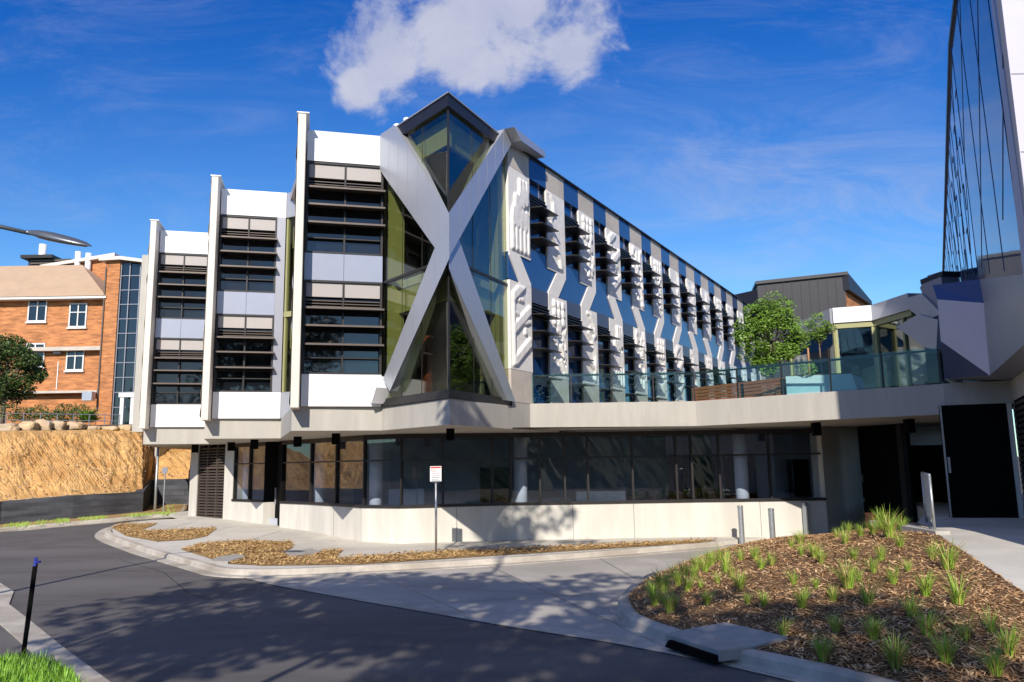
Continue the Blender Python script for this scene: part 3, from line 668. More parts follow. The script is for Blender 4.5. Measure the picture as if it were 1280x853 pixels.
# ------------------------------------------------------------------ sculpted facade
PITCHF, PW = 2.003, 1.07
def n3(x, y, s): return noise.noise((x, y, s))
def hf(kind, seed):
    rr = random.Random(seed)
    def capsule(x, z, ax, az, bx, bz, r):
        dx, dz = bx-ax, bz-az; t = max(0, min(1, ((x-ax)*dx+(z-az)*dz)/(dx*dx+dz*dz+1e-9))); d = math.hypot(x-ax-t*dx, z-az-t*dz)
        return math.sqrt(max(0, 1-(d/r)**2))
    C = []
    if kind == 'pipes':
        for i in range(5):
            x = 0.14+0.2*i; C.append((x, 0.12, x, 0.62, 0.075))
            C.append((x, 0.74, x+0.1, 1.1, 0.11))
        for i in range(4): x = 0.3+0.18*i; C.append((x, 1.1+0.1*i, x+0.05, 1.45+0.12*i, 0.10))
        for i in range(3): x = 0.55+0.16*i; C.append((x, 1.6, x, 1.92, 0.075))
    elif kind == 'diag':
        for z0 in (0.15, 0.95, 1.75): C.append((0.12, z0, 0.95, z0+0.6, 0.12))
        C.append((0.12, 0.3, 0.12, 1.7, 0.07))
        for i in range(9): x = rr.uniform(.2, .8); z = rr.uniform(.7, 2.0); C.append((x, z, x+rr.uniform(-.2, .2), z+.02, 0.06))
    elif kind == 'dots':
        for i in range(3):
            for j in range(3): C.append((0.28+0.24*i, 1.45+0.23*j, 0.30+0.24*i, 1.52+0.23*j, 0.085))
        for i in range(26): x = rr.uniform(.1, .95); z = rr.uniform(.05, 1.35); a = rr.uniform(1, 2.2); l = rr.uniform(.05, .3); C.append((x, z, x+math.cos(a)*l, z+math.sin(a)*l, rr.uniform(.035, .075)))
    elif kind == 'branch':
        x = 0.75; z = 0.05
        while z < 1.9:
            x2 = max(.2, min(.85, x+rr.uniform(-.35, .3))); z2 = z+rr.uniform(.2, .4); C.append((x, z, x2, z2, rr.uniform(.06, .10)))
            if rr.random() < .8: C.append((x2, z2, x2-rr.uniform(.15, .4), z2+rr.uniform(.05, .3), .07))
            x, z = x2, z2
    else:
        for i in range(46): x = rr.uniform(.08, .98); z = rr.uniform(.05, 2.05); a = rr.uniform(.9, 2.4); l = rr.uniform(.04, .35); C.append((x, z, x+math.cos(a)*l, z+math.sin(a)*l, rr.uniform(.03, .08)))
    def f(x, z):
        h = 0
        for c in C: h = max(h, min(1, 1.7*capsule(x, z, *c))*min(1, c[4]/0.08))
        return h*0.058 + 0.005*n3(x*7, z*7, seed)
    return f
kinds_u = ['pipes', 'branch', 'dots', 'diag', 'blob', 'dots', 'branch', 'blob', 'pipes', 'dots', 'blob', 'branch', 'dots']
kinds_l = ['diag', 'dots', 'branch', 'pipes', 'blob', 'dots', 'diag', 'branch', 'dots', 'blob', 'pipes', 'dots', 'branch']
neck = [0, 1, 1, 0, 0, 1, 1, 0, 0, 1, 1, 0, 0]      # 0: leans down to the right, 1: down to the left
def relief_panel(k, z0, z1, kind, seed):
    u0 = UF0+PITCHF*k+0.003; nx, nz = (38, 84) if k < 6 else (16, 34); f = hf(kind, seed); mb = MB(); H = z1-z0
    sc = H/2.15
    for j in range(nz+1):
        for i in range(nx+1):
            x = PW*i/nx; z = H*j/nz; e = min(x, PW-x, z, H-z); h = f(x, z/sc)*max(0, min(1, (e-.03)/.09))
            mb.v.append(tuple(FF.p(u0+x, z0+z, 0.022+h)))
    for j in range(nz):
        for i in range(nx): q = j*(nx+1)+i; mb.f.append((q, q+1, q+nx+2, q+nx+1)); mb.m.append(0)
    mb.box(FF, u0, u0+PW, z0, z1, -0.2, 0.02)
    o = mb.build('relief_panel', 'relief', MBD)
    for p in o.data.polygons[:nx*nz]: p.use_smooth = True
for k in range(13):
    u0 = UF0+PITCHF*k; u1 = u0+PW; ub1 = u0+PITCHF
    MB().box(FF, u0+.003, u1-.003, 9.175, T, -0.2, 0.02).build('parapet_panel', 'beige', MBD)
    relief_panel(k, 7.02, 9.165, kinds_u[k], 11+k); relief_panel(k, 4.20, 6.33, kinds_l[k], 51+k)
    MB().box(FF, u0+.003, u1-.003, TT+0.002, 4.19, -0.2, 0.02).build('base_panel', 'beige', MBD)
    # zigzag neck between the two panels
    if neck[k]: P = [(u0+.55, 7.02), (u0+1.06, 7.02), (u0+1.06, 6.93), (u0+.55, 6.32), (u0+.01, 6.32), (u0+.01, 6.40)]
    else: P = [(u0+.01, 7.02), (u0+.52, 7.02), (u0+1.06, 6.42), (u0+1.06, 6.32), (u0+.52, 6.32), (u0+.01, 6.93)]
    MB().prism(FF, P, -0.2, 0.024).build('zigzag_link', 'relief', MBD)
    # spandrel runs behind the panels and between them
    MB().box(FF, u0+.004, ub1-.004, 6.36, 7.33, -0.2, -0.01).build('spandrel', 'sp_blue', MBD)
    if k < 13:
        a, b = u1, ub1
        MB().box(FF, a, b, 9.18, T, -0.2, 0.02).build('blue_parapet', 'sp_blue', MBD)
        win = MB().box(FF, a, b, TT, 6.36, -0.12, -0.10).box(FF, a, b, 7.33, 9.17, -0.12, -0.10).build('window', 'w_blue', MBD)
        MB().box(FF, a, b, 5.97, 6.355, -0.2, 0.01).build('grey_infill', 'infgrey', win)
        for zt_, n_ in ((8.74, 4), (5.95, 5)):
            mb = MB()
            for q in range(n_):
                z = zt_-q*0.075; mb.add([FF.p(a, z, -0.09), FF.p(b, z, -0.09), FF.p(b, z-0.035, 0.04), FF.p(a, z-0.035, 0.04), FF.p(a, z-0.02, -0.09), FF.p(b, z-0.02, -0.09), FF.p(b, z-0.06, 0.04), FF.p(a, z-0.06, 0.04)], [(0,1,2,3), (7,6,5,4), (3,2,6,7), (0,4,5,1)])
            mb.build('louvre', 'darkmetal', win)
        mb = MB()
        mb.box(FF, a, b, 8.77, 8.81, -0.2, 0.0); mb.box(FF, a, b, 7.33, 7.37, -0.2, -0.01); mb.box(FF, a, a+.03, TT, 6.0, -0.2, -0.03); mb.box(FF, b-.03, b, TT, 6.0, -0.2, -0.03); mb.box(FF, a, a+.03, 7.37, 9.17, -0.2, -0.03); mb.box(FF, b-.03, b, 7.37, 9.17, -0.2, -0.03)
        mb.build('window_frame', 'darkmetal', win)
        for zt_ in (8.40, 7.98, 7.60, 5.66, 5.24, 4.80, 4.1):
            s = MB(); pr = [(-0.095, 0.0), (0.35, -0.04), (0.37, -0.035), (0.37, -0.015), (-0.095, 0.025)]
            vs = [FF.p(u, zt_+z, d) for u in (a+.01, b-.01) for d, z in pr]; s.add(vs, [(0,1,2,3,4), (9,8,7,6,5)] + [(i, 5+i, 5+(i+1)%5, (i+1)%5) for i in range(5)])
            s.build('sunshade', 'darkmetal', win)
UE = UF0+PITCHF*13
MB().box(FF, UE, UE+1.0, TT, T, -0.3, 0.06).build('end_wall', 'beige', MBD)
MB().box(FF, UF0, UE+1.0, T+0.001, T+0.035, -0.25, 0.09).build('capping', 'darkmetal', MBD)
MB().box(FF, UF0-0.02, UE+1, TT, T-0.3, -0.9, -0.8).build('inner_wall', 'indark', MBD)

# slabs over the ground storey
Fp = lambda u, d=0.0: tuple(FF.p(u, 0, d).xy)
s1 = [(-13.2, 29.5), (-11.6, 24.75), (-9.86, 25.38), (-8.20, 20.92), (-6.46, 21.58), (-4.80, 17.1), (-3.06, 17.78), (-1.27, 15.74), Fp(UF0-0.02, 0.02), Fp(UE, 0), (3, 46), (-14, 46)]
s1[1] = (b1L.x+STEP.x*2-.2, b1L.y+STEP.y*2+0.02); s1[2] = (b1R.x+STEP.x*2, b1R.y+STEP.y*2+.1)
s1[3] = (b1L.x+STEP.x-.2, b1L.y+STEP.y+0.02); s1[4] = (b1R.x+STEP.x, b1R.y+STEP.y+.1)
s1[5] = (b1L.x-.2, b1L.y+0.02); s1[6] = (b1R.x, b1R.y+.1)
MB().slab(s1, SB, SL-0.004).build('floor_slab', 'conc', MBD, bevel=0.01)
t1 = [Fp(UF0+.02, 0.02), (0.03, 18.98), (4.40, 19.0), (8.48, 15.45), (9.6, 15.2), (20.5, 36), Fp(UE, 0.02)]
tslab = MB().slab(t1, TB, TT).build('terrace_slab', 'conc', MBD, bevel=0.008)

# ground storey
mb = MB(); gl = []
SILL, HEAD = 0.97, SB
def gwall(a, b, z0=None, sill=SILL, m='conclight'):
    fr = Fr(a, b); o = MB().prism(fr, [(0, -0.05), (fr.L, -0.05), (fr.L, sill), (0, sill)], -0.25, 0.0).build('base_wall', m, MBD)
    n = int(fr.L/2.3)
    for i in range(1, n+1): MB().box(fr, fr.L*i/(n+1)-.005, fr.L*i/(n+1)+.005, 0.1, sill-.01, 0.0008, 0.003).build('joint', 'infgrey', o)
    return fr
def gglass(a, b, n, offs=0.02, trans=True, split=None):
    fr = Fr(a, b); o = MB().box(fr, 0.0, fr.L, SILL+.03, HEAD-.02, -0.10, -0.08).build('ground_window', 'g_ground', MBD)
    mb = MB(); mb.box(fr, -0.0, fr.L, SILL+.002, SILL+0.07, -0.14, 0.03); mb.box(fr, 0, fr.L, HEAD-0.12, HEAD-.004, -0.14, -0.01)
    us = split if split else [fr.L*i/n for i in range(n+1)]
    for u in us: mb.box(fr, max(0, u-0.025), min(fr.L, u+0.025), SILL+.072, HEAD-.122, -0.13, -0.02)
    if trans: mb.box(fr, 0.03, fr.L-.03, 2.12, 2.16, -0.12, -0.03)
    mb.build('window_frame', 'darkmetal', o); return fr
W = WPT
# W: 0 pier L,1 louvre L,2 louvre R,3 pier R,4 door recess L,5 recess back,6 wall start,7,8,9,10,11,12
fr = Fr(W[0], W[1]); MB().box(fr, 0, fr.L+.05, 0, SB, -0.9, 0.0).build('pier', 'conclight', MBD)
fr = Fr(W[1], W[2]); o = MB().box(fr, 0.05, fr.L, 0.1, SB, -0.3, -0.2).build('louvre_door', 'blackm', MBD)
mb = MB()
for i in range(27):
    z = 0.3+i*0.093; mb.add([fr.p(.06, z, -0.16), fr.p(fr.L-.01, z, -0.16), fr.p(fr.L-.01, z-.05, -0.06), fr.p(.06, z-.05, -0.06), fr.p(.06, z-.012, -0.16), fr.p(fr.L-.01, z-.012, -0.16), fr.p(fr.L-.01, z-.075, -0.06), fr.p(.06, z-.075, -0.06)], [(0,1,2,3), (7,6,5,4), (3,2,6,7), (0,4,5,1)])
mb.build('slat', 'bronze', o)
MB().box(fr, .06, fr.L, 2.0, 2.06, -.15, -.03).box(fr, .06, .1, .2, SB, -.15, -.03).box(fr, fr.L*.35, fr.L*.35+.03, .2, SB, -.15, -.03).box(fr, fr.L*.68, fr.L*.68+.03, .2, SB, -.15, -.03).build('door_frame', 'bronze', o)
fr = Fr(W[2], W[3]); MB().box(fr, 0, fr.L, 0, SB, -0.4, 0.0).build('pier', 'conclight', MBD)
gwall(W[3], W[4]); gglass(W[3], W[4], 2, trans=True)
gwall(W[4], W[5], m='conc')  # darker concrete paints the shade of this return side
fr = Fr(W[5], W[6]); o = MB().box(fr, -0.1, fr.L+.02, 0.1, SB, -0.15, -0.02).build('entrance_door', 'blackm', MBD)
MB().box(fr, 0.05, .09, .9, 1.4, -0.01, 0.03).build('door_handle', 'galv', o)
fr = Fr(W[4], W[5]); MB().box(fr, 0, fr.L, SILL+.01, SB, -0.12, -0.02).build('side_panel', 'blackm', MBD)
gwall(W[6], W[7]); gglass(W[6], W[7], 1)
gwall(W[7], W[8]); gglass(W[7], W[8], 2)
gwall(W[8], W[9]); gglass(W[8], W[9], 1)
gwall(W[9], W[10]); fr = Fr(W[9], W[10])
def us_px(fr, xs): return [0.0] + [fr.hit(x, 590)[0] for x in xs] + [fr.L]
gglass(W[9], W[10], 3, split=us_px(fr, [554, 616]))
fr = Fr(W[10], W[11]); gwall(W[10], W[11]); gglass(W[10], W[11], 5, split=us_px(fr, [675, 706, 735, 791, 846]))
fr = Fr(W[11], W[12]); gwall(W[11], W[12]); gglass(W[11], W[12], 3, split=us_px(fr, [900, 963]))
# inside the ground storey
fl = [(W[3][0], W[3][1]+.3), (W[6][0], W[6][1]+.3), (W[8][0], W[8][1]+.3), (W[9][0]+.1, W[9][1]+.3), (W[10][0], W[10][1]+.3), (W[11][0], W[11][1]+.3), (W[12][0]-.1, W[12][1]+.3), (9.6, 27.5), (-12, 36)]
MB().slab(fl, 0.25, 0.5).build('interior_floor', 'ingrey', MBD)
MB().box(Fr((-13, 34), (-4, 25.8)), 0, 12.2, 0, SB, -0.3, 0).box(Fr((-4, 25.8), (9.7, 25.8)), 0, 13.9, 0, SB, -0.3, 0).build('interior_wall', 'ingrey', MBD)
for x0, x1, z1 in ((835, 900, 2.2), (905, 945, 2.2), (985, 1012, 2.0), (600, 640, 1.9)):
    a = PY(x0, 600, 25.75).x; b = PY(x1, 600, 25.75).x
    MB().abox(a, b, 25.7, 25.78, 0.5, z1).build('interior_door', 'blackm', MBD)
for px, k_ in ((310, 3), (400, 7), (470, 8), (651, 10), (927, 11)):
    f_ = Fr(W[k_], W[k_+1]); u_, z_ = f_.hit(px, 600, -.38); p = f_.p(u_, 0, -.38)
    MB().tube([(p.x, p.y, 0.4), (p.x, p.y, SB+.02)], 0.17, 24).build('column', 'colm', MBD, smooth=True)
p = PY(490, 610, 22.5)
MB().abox(p.x-.1, p.x+.9, 22.5, 23.0, 0.5, 1.35).build('reception_desk', 'colm', MBD)
MB().abox(p.x+5.2, p.x+6.6, 22.8, 23.3, 0.5, 1.2).build('reception_desk', 'colm', MBD)
# pier beside the entrance and dark undercroft
pf = Fr(E8, (9.65, 21.95)); MB().box(pf, 0, pf.L, -0.3, TB+.02, -0.3, 0.0).build('pier', 'conclight', MBD)  # paler concrete paints bounce light onto this shaded pier
a = PY(1077, 600, 20.8); b = PY(1138, 600, 19.2)
uf = Fr((a.x, a.y), (b.x, b.y)); o = MB().box(uf, 0.0, uf.L, 0, TB, -0.1, 0.0).build('undercroft_door', 'blackm', MBD)
MB().box(uf, uf.L-.16, uf.L, 0, TB-.002, 0.01, 0.15).build('door_post', 'indark', MBD)
MB().box(uf, 0.05, 0.09, 1.4, 1.6, 0.01, 0.06).box(uf, 0.05, 0.09, .9, 1.0, 0.01, 0.06).build('door_handle', 'galv', o)
c0 = PY(1136, 560, 21.5); c1 = PY(1200, 560, 21.5)
MB().abox(c0.x-.3, c1.x+.6, 21.5, 21.7, 2.2, TB).build('undercroft_wall', 'white', MBD)  # white colour stands in for the light on a beige wall
MB().abox(c0.x-.3, c1.x+.6, 20.9, 21.0, 0.0, 2.32).build('undercroft_wall', 'blackm', MBD)
# soffit spotlights
for px, py, Y in ((243.8, 562, 26.0), (289, 561, 24.2), (318, 555, 22.3), (372, 555, 20.6), (420, 549, 19.0), (563, 542, 17.4), (1020, 533, 18.0), (1136, 526, 17.0)):
    p = PY(px, py, Y); MB().abox(p.x-.085, p.x+.085, Y-.085, Y+.085, SB-0.26, SB+0.03).build('soffit_light', 'blackm', MBD)

# ------------------------------------------------------------------ balustrade on the terrace
BAL = thing('glass_balustrade', (2, 19, TT), 'teal glass balustrade with dark posts along the concrete terrace edge', 'balustrade')
bpts = [Vector((0.42, 19.06)), Vector((4.42, 19.06)), Vector((8.46, 15.52))]
HB = 0.74
for s in range(2):
    a, b = bpts[s], bpts[s+1]; fr = Fr(a, b); n = (4, 5)[s]
    for i in range(n):
        u0, u1 = fr.L*i/n, fr.L*(i+1)/n
        MB().box(fr, u0+.02, u1-.02, TT+0.03, TT+HB, -0.03, -0.018).build('glass_panel', 'g_bal', BAL)
    for i in range(n+1):
        if s and i == 0: continue
        u = fr.L*i/n; MB().box(fr, u-.014, u+.014, TT+.001, TT+HB-.06, -0.075, -0.035).build('post', 'darkmetal', BAL)
    MB().box(fr, 0, fr.L, TT+HB-.07, TT+HB-.03, -0.09, -0.05).build('rail', 'galv' if 0 else 'darkmetal', BAL)

# benches, planter
def bench(px0, px1, Y0, Y1, lab):
    a = PY(px0, 490, Y0).xy; b = PY(px1, 490, Y1).xy; fr = Fr(a, b)
    t = thing('timber_bench', (a.x, a.y, TT), lab, 'bench', 'slatted timber benches on the terrace')
    mb = MB()
    for i in range(5): mb.box(fr, 0, fr.L, TT+.06+i*.085, TT+.06+i*.085+.07, 0.0, 0.03)
    mb.build('front_slats', 'timber', t)
    mb = MB()
    for i in range(5): mb.box(fr, 0, fr.L, TT+.45, TT+.48, -0.05-i*.1, -0.13-i*.1+.01)
    mb.build('seat', 'timber', t)
    for u in (0.05, fr.L-.12): MB().box(fr, u, u+.07, TT+.002, TT+.45, -0.48, -0.002).build('leg', 'darkmetal', t)
bench(866, 926, 20.6, 19.4, 'long slatted timber bench behind the glass, beside the facade end')
bench(931, 976, 19.3, 18.4, 'shorter slatted timber bench next to the pale tiled planter')
a = PY(984, 490, 18.2).xy; b = PY(1072, 490, 17.3).xy; fr = Fr(a, b)
PLN = thing('tiled_planter', (a.x, a.y, TT), 'pale blue-green tiled planter wall behind the balustrade', 'planter')
MB().prism(fr, [(0, TT+.002), (fr.L, TT+.002), (fr.L-.1, TT+.42), (0, TT+.47)], -0.9, 0).build('planter_wall', 'planter', PLN, bevel=0.01)
MB().prism(fr, [(0.05, TT+.474), (fr.L-.12, TT+.43), (fr.L-.12, TT+.46), (0.05, TT+.50)], -0.86, -0.05).build('soil', 'mulch', PLN)

# ------------------------------------------------------------------ foliage
def leaves(mb, c, r, n, size, rnd, flat=0.75, mi=(0,)):
    for _ in range(n):
        while True:
            d = Vector((rnd.uniform(-1, 1), rnd.uniform(-1, 1), rnd.uniform(-1, 1)))
            if 0.15 < d.length < 1: break
        d = d.normalized()*(d.length**0.45)
        p = Vector(c)+Vector((d.x*r, d.y*r, d.z*r*flat))
        s = size*rnd.uniform(.6, 1.3); u = Vector((rnd.gauss(0, 1), rnd.gauss(0, 1), rnd.gauss(0, .5))).normalized(); v = u.orthogonal().normalized()
        v = (v + Vector((rnd.uniform(-.6, .6), rnd.uniform(-.6, .6), rnd.uniform(-.6, .6)))).normalized()
        mb.add([p-u*s*.5, p-v*s*.26, p+u*s*.5, p+v*s*.26], [(0, 1, 2, 3)], rnd.choice(mi))
def tree(name, base, h_trunk, crown, label, cat, leafmat, nclump, nleaf, lsize, rt=0.06, seed=1, group=None, flat=.75, cr=0.4, lean=(0, 0)):
    """crown = (rx, ry, rz, cz): ellipsoid that the leaf clumps sit in"""
    rnd = random.Random(seed); t = thing(name, base, label, cat, group); bx, by, bz = base
    rx, ry, rz, cz = crown; top = Vector((bx+lean[0], by+lean[1], bz+h_trunk))
    tm = MB(); tm.tube([(bx, by, bz-.1), (bx+lean[0]*.4+.02, by, bz+h_trunk*.5), top, Vector((bx+lean[0], by+lean[1], cz+rz*.3))], [rt*1.3, rt, rt*.8, rt*.3], 8)
    cl = []
    for i in range(nclump):
        while True:
            d = Vector((rnd.uniform(-1, 1), rnd.uniform(-1, 1), rnd.uniform(-1, 1)))
            if d.length < 1: break
        d = d.normalized()*(0.35+0.6*d.length)
        k = 1-0.35*max(0, d.z)
        c = Vector((bx+lean[0]+d.x*rx*k, by+lean[1]+d.y*ry*k, cz+d.z*rz)); cl.append(c)
        if i % 2 == 0:
            s0 = top.lerp(Vector((top.x, top.y, cz)), rnd.uniform(0, .8)); mid = s0.lerp(c, .5)+Vector((0, 0, .1*rz)); tm.tube([s0, mid, c], [rt*.45, rt*.3, rt*.12], 5)
    tm.build('trunk', 'bark', t, smooth=True)
    lm = MB()
    for c in cl: leaves(lm, c, cr*rnd.uniform(.6, 1.25), nleaf, lsize, rnd, flat)
    lm.build('crown', leafmat, t); return t
p = PY(965, 480, 22.0)
tree('courtyard_tree', (p.x, 22.0, TT), 1.2, (0.86, 0.8, 1.15, 5.55), 'bright green bushy tree on the terrace in front of the dark metal building', 'tree', 'leaf', 84, 190, 0.085, .05, seed=5, cr=.30)
p = PY(1028, 480, 19.0)
tree('staked_tree', (p.x, 19.0, TT), 1.15, (0.34, 0.34, 0.30, 5.2), 'small thin-crowned young tree tied between two timber stakes', 'tree', 'leaf', 24, 80, 0.06, .022, seed=9, cr=.15)
for dx, nm in ((1013, 'left'), (1039, 'right')):
    q = PY(dx, 480, 18.9); t0 = PY(dx, 435, 18.9)
    mb = MB(); mb.abox(q.x-.018, q.x+.018, 18.88, 18.92, TT, t0.z)
    if nm == 'right': mb.abox(q.x-.50, q.x-.02, 18.865, 18.879, t0.z-.32, t0.z-.28)
    tag(mb.build('tree_stake', 'stake'), ('orange timber stake on the %s side of the young terrace tree' % nm), 'stake', 'timber tree stakes')
for i, (px, lab) in enumerate(((1010, 'low green shrub in the planter under the staked tree'), )):
    q = PY(px, 470, 17.9); mb = MB(); leaves(mb, (q.x, q.y, TT+.62), .22, 240, .06, random.Random(4+i)); tag(mb.build('shrub', 'leaf'), lab, 'shrub')

# ------------------------------------------------------------------ pavilion behind the terrace
PAV = thing('glass_pavilion', (11, 25, TT), 'low glazed pavilion with olive frames and faceted white and silver fascia behind the trees', 'building')
pv = [PY(985, 420, 29).xy, PY(1043, 420, 25.4).xy, PY(1094, 420, 25.0).xy, PY(1178, 420, 22.0).xy]
pcol = ['silver', 'white', 'silver']
for i in range(3):
    fr = Fr(pv[i], pv[i+1]); L = fr.L
    Lf = L if i < 2 else L*.62
    MB().box(fr, 0.002, Lf-.002, 6.38, 6.88, -0.4, 0.1).build('fascia', pcol[i], PAV)
    MB().box(fr, 0, Lf, 6.20, 6.375, -0.3, 0.04).build('head_beam', 'olive', PAV)
    o = MB().box(fr, 0, L, TT+.1, 6.2, -0.06, -0.04).build('glass_wall', 'g_pav', PAV)
    mb = MB()
    for u in ((0.02, L-.09) if i != 2 else (0.0, L*.45)): mb.box(fr, u, u+.09, TT, 6.2, -0.1, 0.02)
    mb.build('frame', 'olive', o)
    MB().box(fr, 0, L, TT+.002, TT+.12, -0.12, 0.03).build('sill', 'olive', PAV)
    MB().box(fr, -1, L+1, TT, 6.6, -3.6, -3.5).build('inner_wall', 'indark', PAV)
    MB().box(fr, 0.6, L*.7, TT, 5.2, -2.4, -2.3).build('inner_screen', 'planter', PAV)
MB().slab([tuple(p) for p in pv] + [(16, 32), (12, 33)], 6.60, 6.78).build('roof', 'silver2', PAV)
# crossing brace at its right end
fr = Fr(pv[2], (pv[3].x, pv[3].y)); D2 = 0.35
def pb(pts, m, d0=-0.2, d1=D2):
    MB().prism(fr, pxpoly(fr, pts, d1), d0, d1).build('brace', m, PAV, bevel=0.01)
pb([(1124, 376), (1152, 368), (1176, 392), (1164, 398), (1146, 394)], 'silver')
pb([(1121, 409), (1147, 394), (1172, 400), (1170, 437), (1156, 434)], 'silver', -0.2, D2+.08)
pb([(1150, 360), (1160, 345), (1176, 340), (1180, 400), (1168, 400)], 'silver2', -0.25, D2-.06)
MB().prism(fr, pxpoly(fr, [(1150, 350), (1178, 339), (1178, 345), (1151, 356)], 0.3), -0.3, 0.3).build('fascia', 'fascia', PAV)
MB().prism(fr, pxpoly(fr, [(1152, 357), (1178, 346), (1178, 376), (1155, 372)], 0.2), 0.15, 0.2).build('corner_glass', 'facetblue', PAV)

# dark clad building
DK = thing('dark_clad_building', (16, 46, 0), 'dark grey metal clad block with a brick end rising behind the courtyard tree', 'building')
fa, fb = PY(948, 380, 46).xy, PY(1058, 380, 45).xy
fr = Fr(fa, fb); zl, zr = PY(948, 356, 46).z, PY(1058, 344.5, 45).z
o = MB().prism(fr, [(0, 4), (fr.L, 4), (fr.L, zr), (0, zl)], -8, 0).build('wall', 'clad', DK)
mb = MB(); k = int(fr.L/.45)
for i in range(1, k): u = fr.L*i/k; mb.box(fr, u-.015, u+.015, 4, zl+(zr-zl)*u/fr.L-.05, 0.001, 0.04)
mb.build('seam', 'clad', o)
MB().prism(fr, [(-.1, zl+.002), (fr.L+.2, zr+.01), (fr.L+.2, zr+.2), (-.1, zl+.19)], -8.1, .15).build('roof_edge', 'fascia', DK)
f2 = Fr(fb, (fb.x+3.4, fb.y+4.5)); MB().box(f2, 0.01, 5.0, 4, zr-.9, -0.3, -0.02).build('end_wall', 'brick', DK)
MB().prism(f2, [(-.05, zr-.9), (5.3, zr-1.0), (5.3, zr-.75), (-.05, zr+.1)], -0.3, .25).build('eave', 'fascia', DK)
fc = PY(905, 372, 48).xy; f3 = Fr(fc, fa); zz = PY(930, 371, 48).z
MB().box(f3, 0, f3.L, 4, zz, -6, 0).build('lower_wall', 'clad', DK)

# ------------------------------------------------------------------ right glass building
RB = thing('glass_clad_building', (8, 12, 0), 'tall blue glass building with faceted metal base overhanging the entrance at the right edge', 'building')
wa, wb = Vector((6.11, 9.0)), Vector((8.52, 14.0)); wdir = (wb-wa).normalized()
wfar = Vector((19.2, 34.0)); 
# glass face: quads between the bottom line and the leaning top line
tops = [Vector((6.03, 9.0)), Vector((8.47, 14.0)), Vector((19.1, 34.0))]
# mullions as a diagonal lattice, thin proud strips
LRF = Fr((wa.x, wa.y), (wa.x+wdir.x, wa.y+wdir.y), flip=True)
def gp(u, z):      # point on the glass, u metres from the near corner along Y
    Yv = 9.0+u; t = (z-4.0)/(T-4.0)
    if Yv <= 14: xb = 6.11+(8.52-6.11)*(Yv-9)/5; xt = 6.03+(8.47-6.03)*(Yv-9)/5
    else: xb = 8.52+(19.45-8.52)*(Yv-14)/20; xt = 8.47+(19.1-8.47)*(Yv-14)/20
    return Vector((xb+(xt-xb)*t, Yv, z))
mb = MB()
for i in range(25):
    for j in range(6):
        def zb(u): return 4.12+(5.19-4.12)*u/5 if u <= 5 else 3.6+1.59*max(0, (5.01-u)/.01)
        a_, b_ = i*1.0, i*1.0+1; za, zb_ = (zb(a_), zb(b_)) if a_ < 5 else (3.6, 3.6)
        q0, q1 = j/6, (j+1)/6
        mb.add([gp(a_, za+(T-za)*q0), gp(b_, zb_+(T-zb_)*q0), gp(b_, zb_+(T-zb_)*q1), gp(a_, za+(T-za)*q1)], [(0, 1, 2, 3)])
cw = mb.build('curtain_wall', 'blueglass', RB)
mb = MB()
def line(mb, u0, z0, u1, z1, r):
    k = 8; pts = [gp(u0+(u1-u0)*i/k, z0+(z1-z0)*i/k)+Vector((-0.004, 0, 0)) for i in range(k+1)]
    mb.tube(pts, r, 4)
u = 0.6
for i in range(16):
    u = 0.5+i*1.5
    line(mb, u, 5.3 if u > 5 else 4.2+u*.21, u, T, .004)
for i in range(-3, 9):
    u0 = i*2.8; u1 = u0+5.6; z0, z1 = T, 4.0
    if u0 < 0: z0 = T-(T-4)*(-u0)/5.6; u0 = 0
    zc = 5.25
    if z0 < zc+.4: continue
    line(mb, u0, z0, u0+(u1-u0)*(z0-zc)/(z0-z1), zc, .004)
mb.build('mullion', 'sp_blue', cw)
mb = MB()
for i in range(8):
    for j in range(5):
        uu = 5.0+i*1.7+j*.55; z = 8.9-j*.75
        mb = MB(); pts = [gp(uu+.5, z+.02), gp(uu, z), gp(uu, z-.55)]; mb.tube([p_+Vector((-.004, 0, 0)) for p_ in pts], .006, 4); mb.build('opening_light', 'navy', cw)
# roof edge
mb = MB(); mb.tube([(tops[0].x, tops[0].y, T+.03), (tops[1].x, tops[1].y, T+.03), (tops[2].x, tops[2].y, T+.03)], .05, 6); mb.build('roof_edge', 'fascia', RB)
# sunlit near end wall
nf = Fr((wa.x, wa.y), (12.0, 9.0)); MB().prism(nf, [(0.02, 3.43), (6, 3.43), (6, T+.6), (0.02, T+.6)], -0.2, 0.0).build('end_wall', 'endwall', RB)
mb = MB()
for z in (4.6, 5.6, 6.6, 7.6, 8.6): mb.box(nf, .03, 6, z, z+.012, 0.001, .004)
mb.build('panel_joint', 'silver2', RB)
# body and roof
MB().slab([(6.5, 9.2), (8.95, 14.1), (19.9, 34), (26, 34), (26, 9.2)], 5.3, T-.05).build('roof', 'silver2', RB)
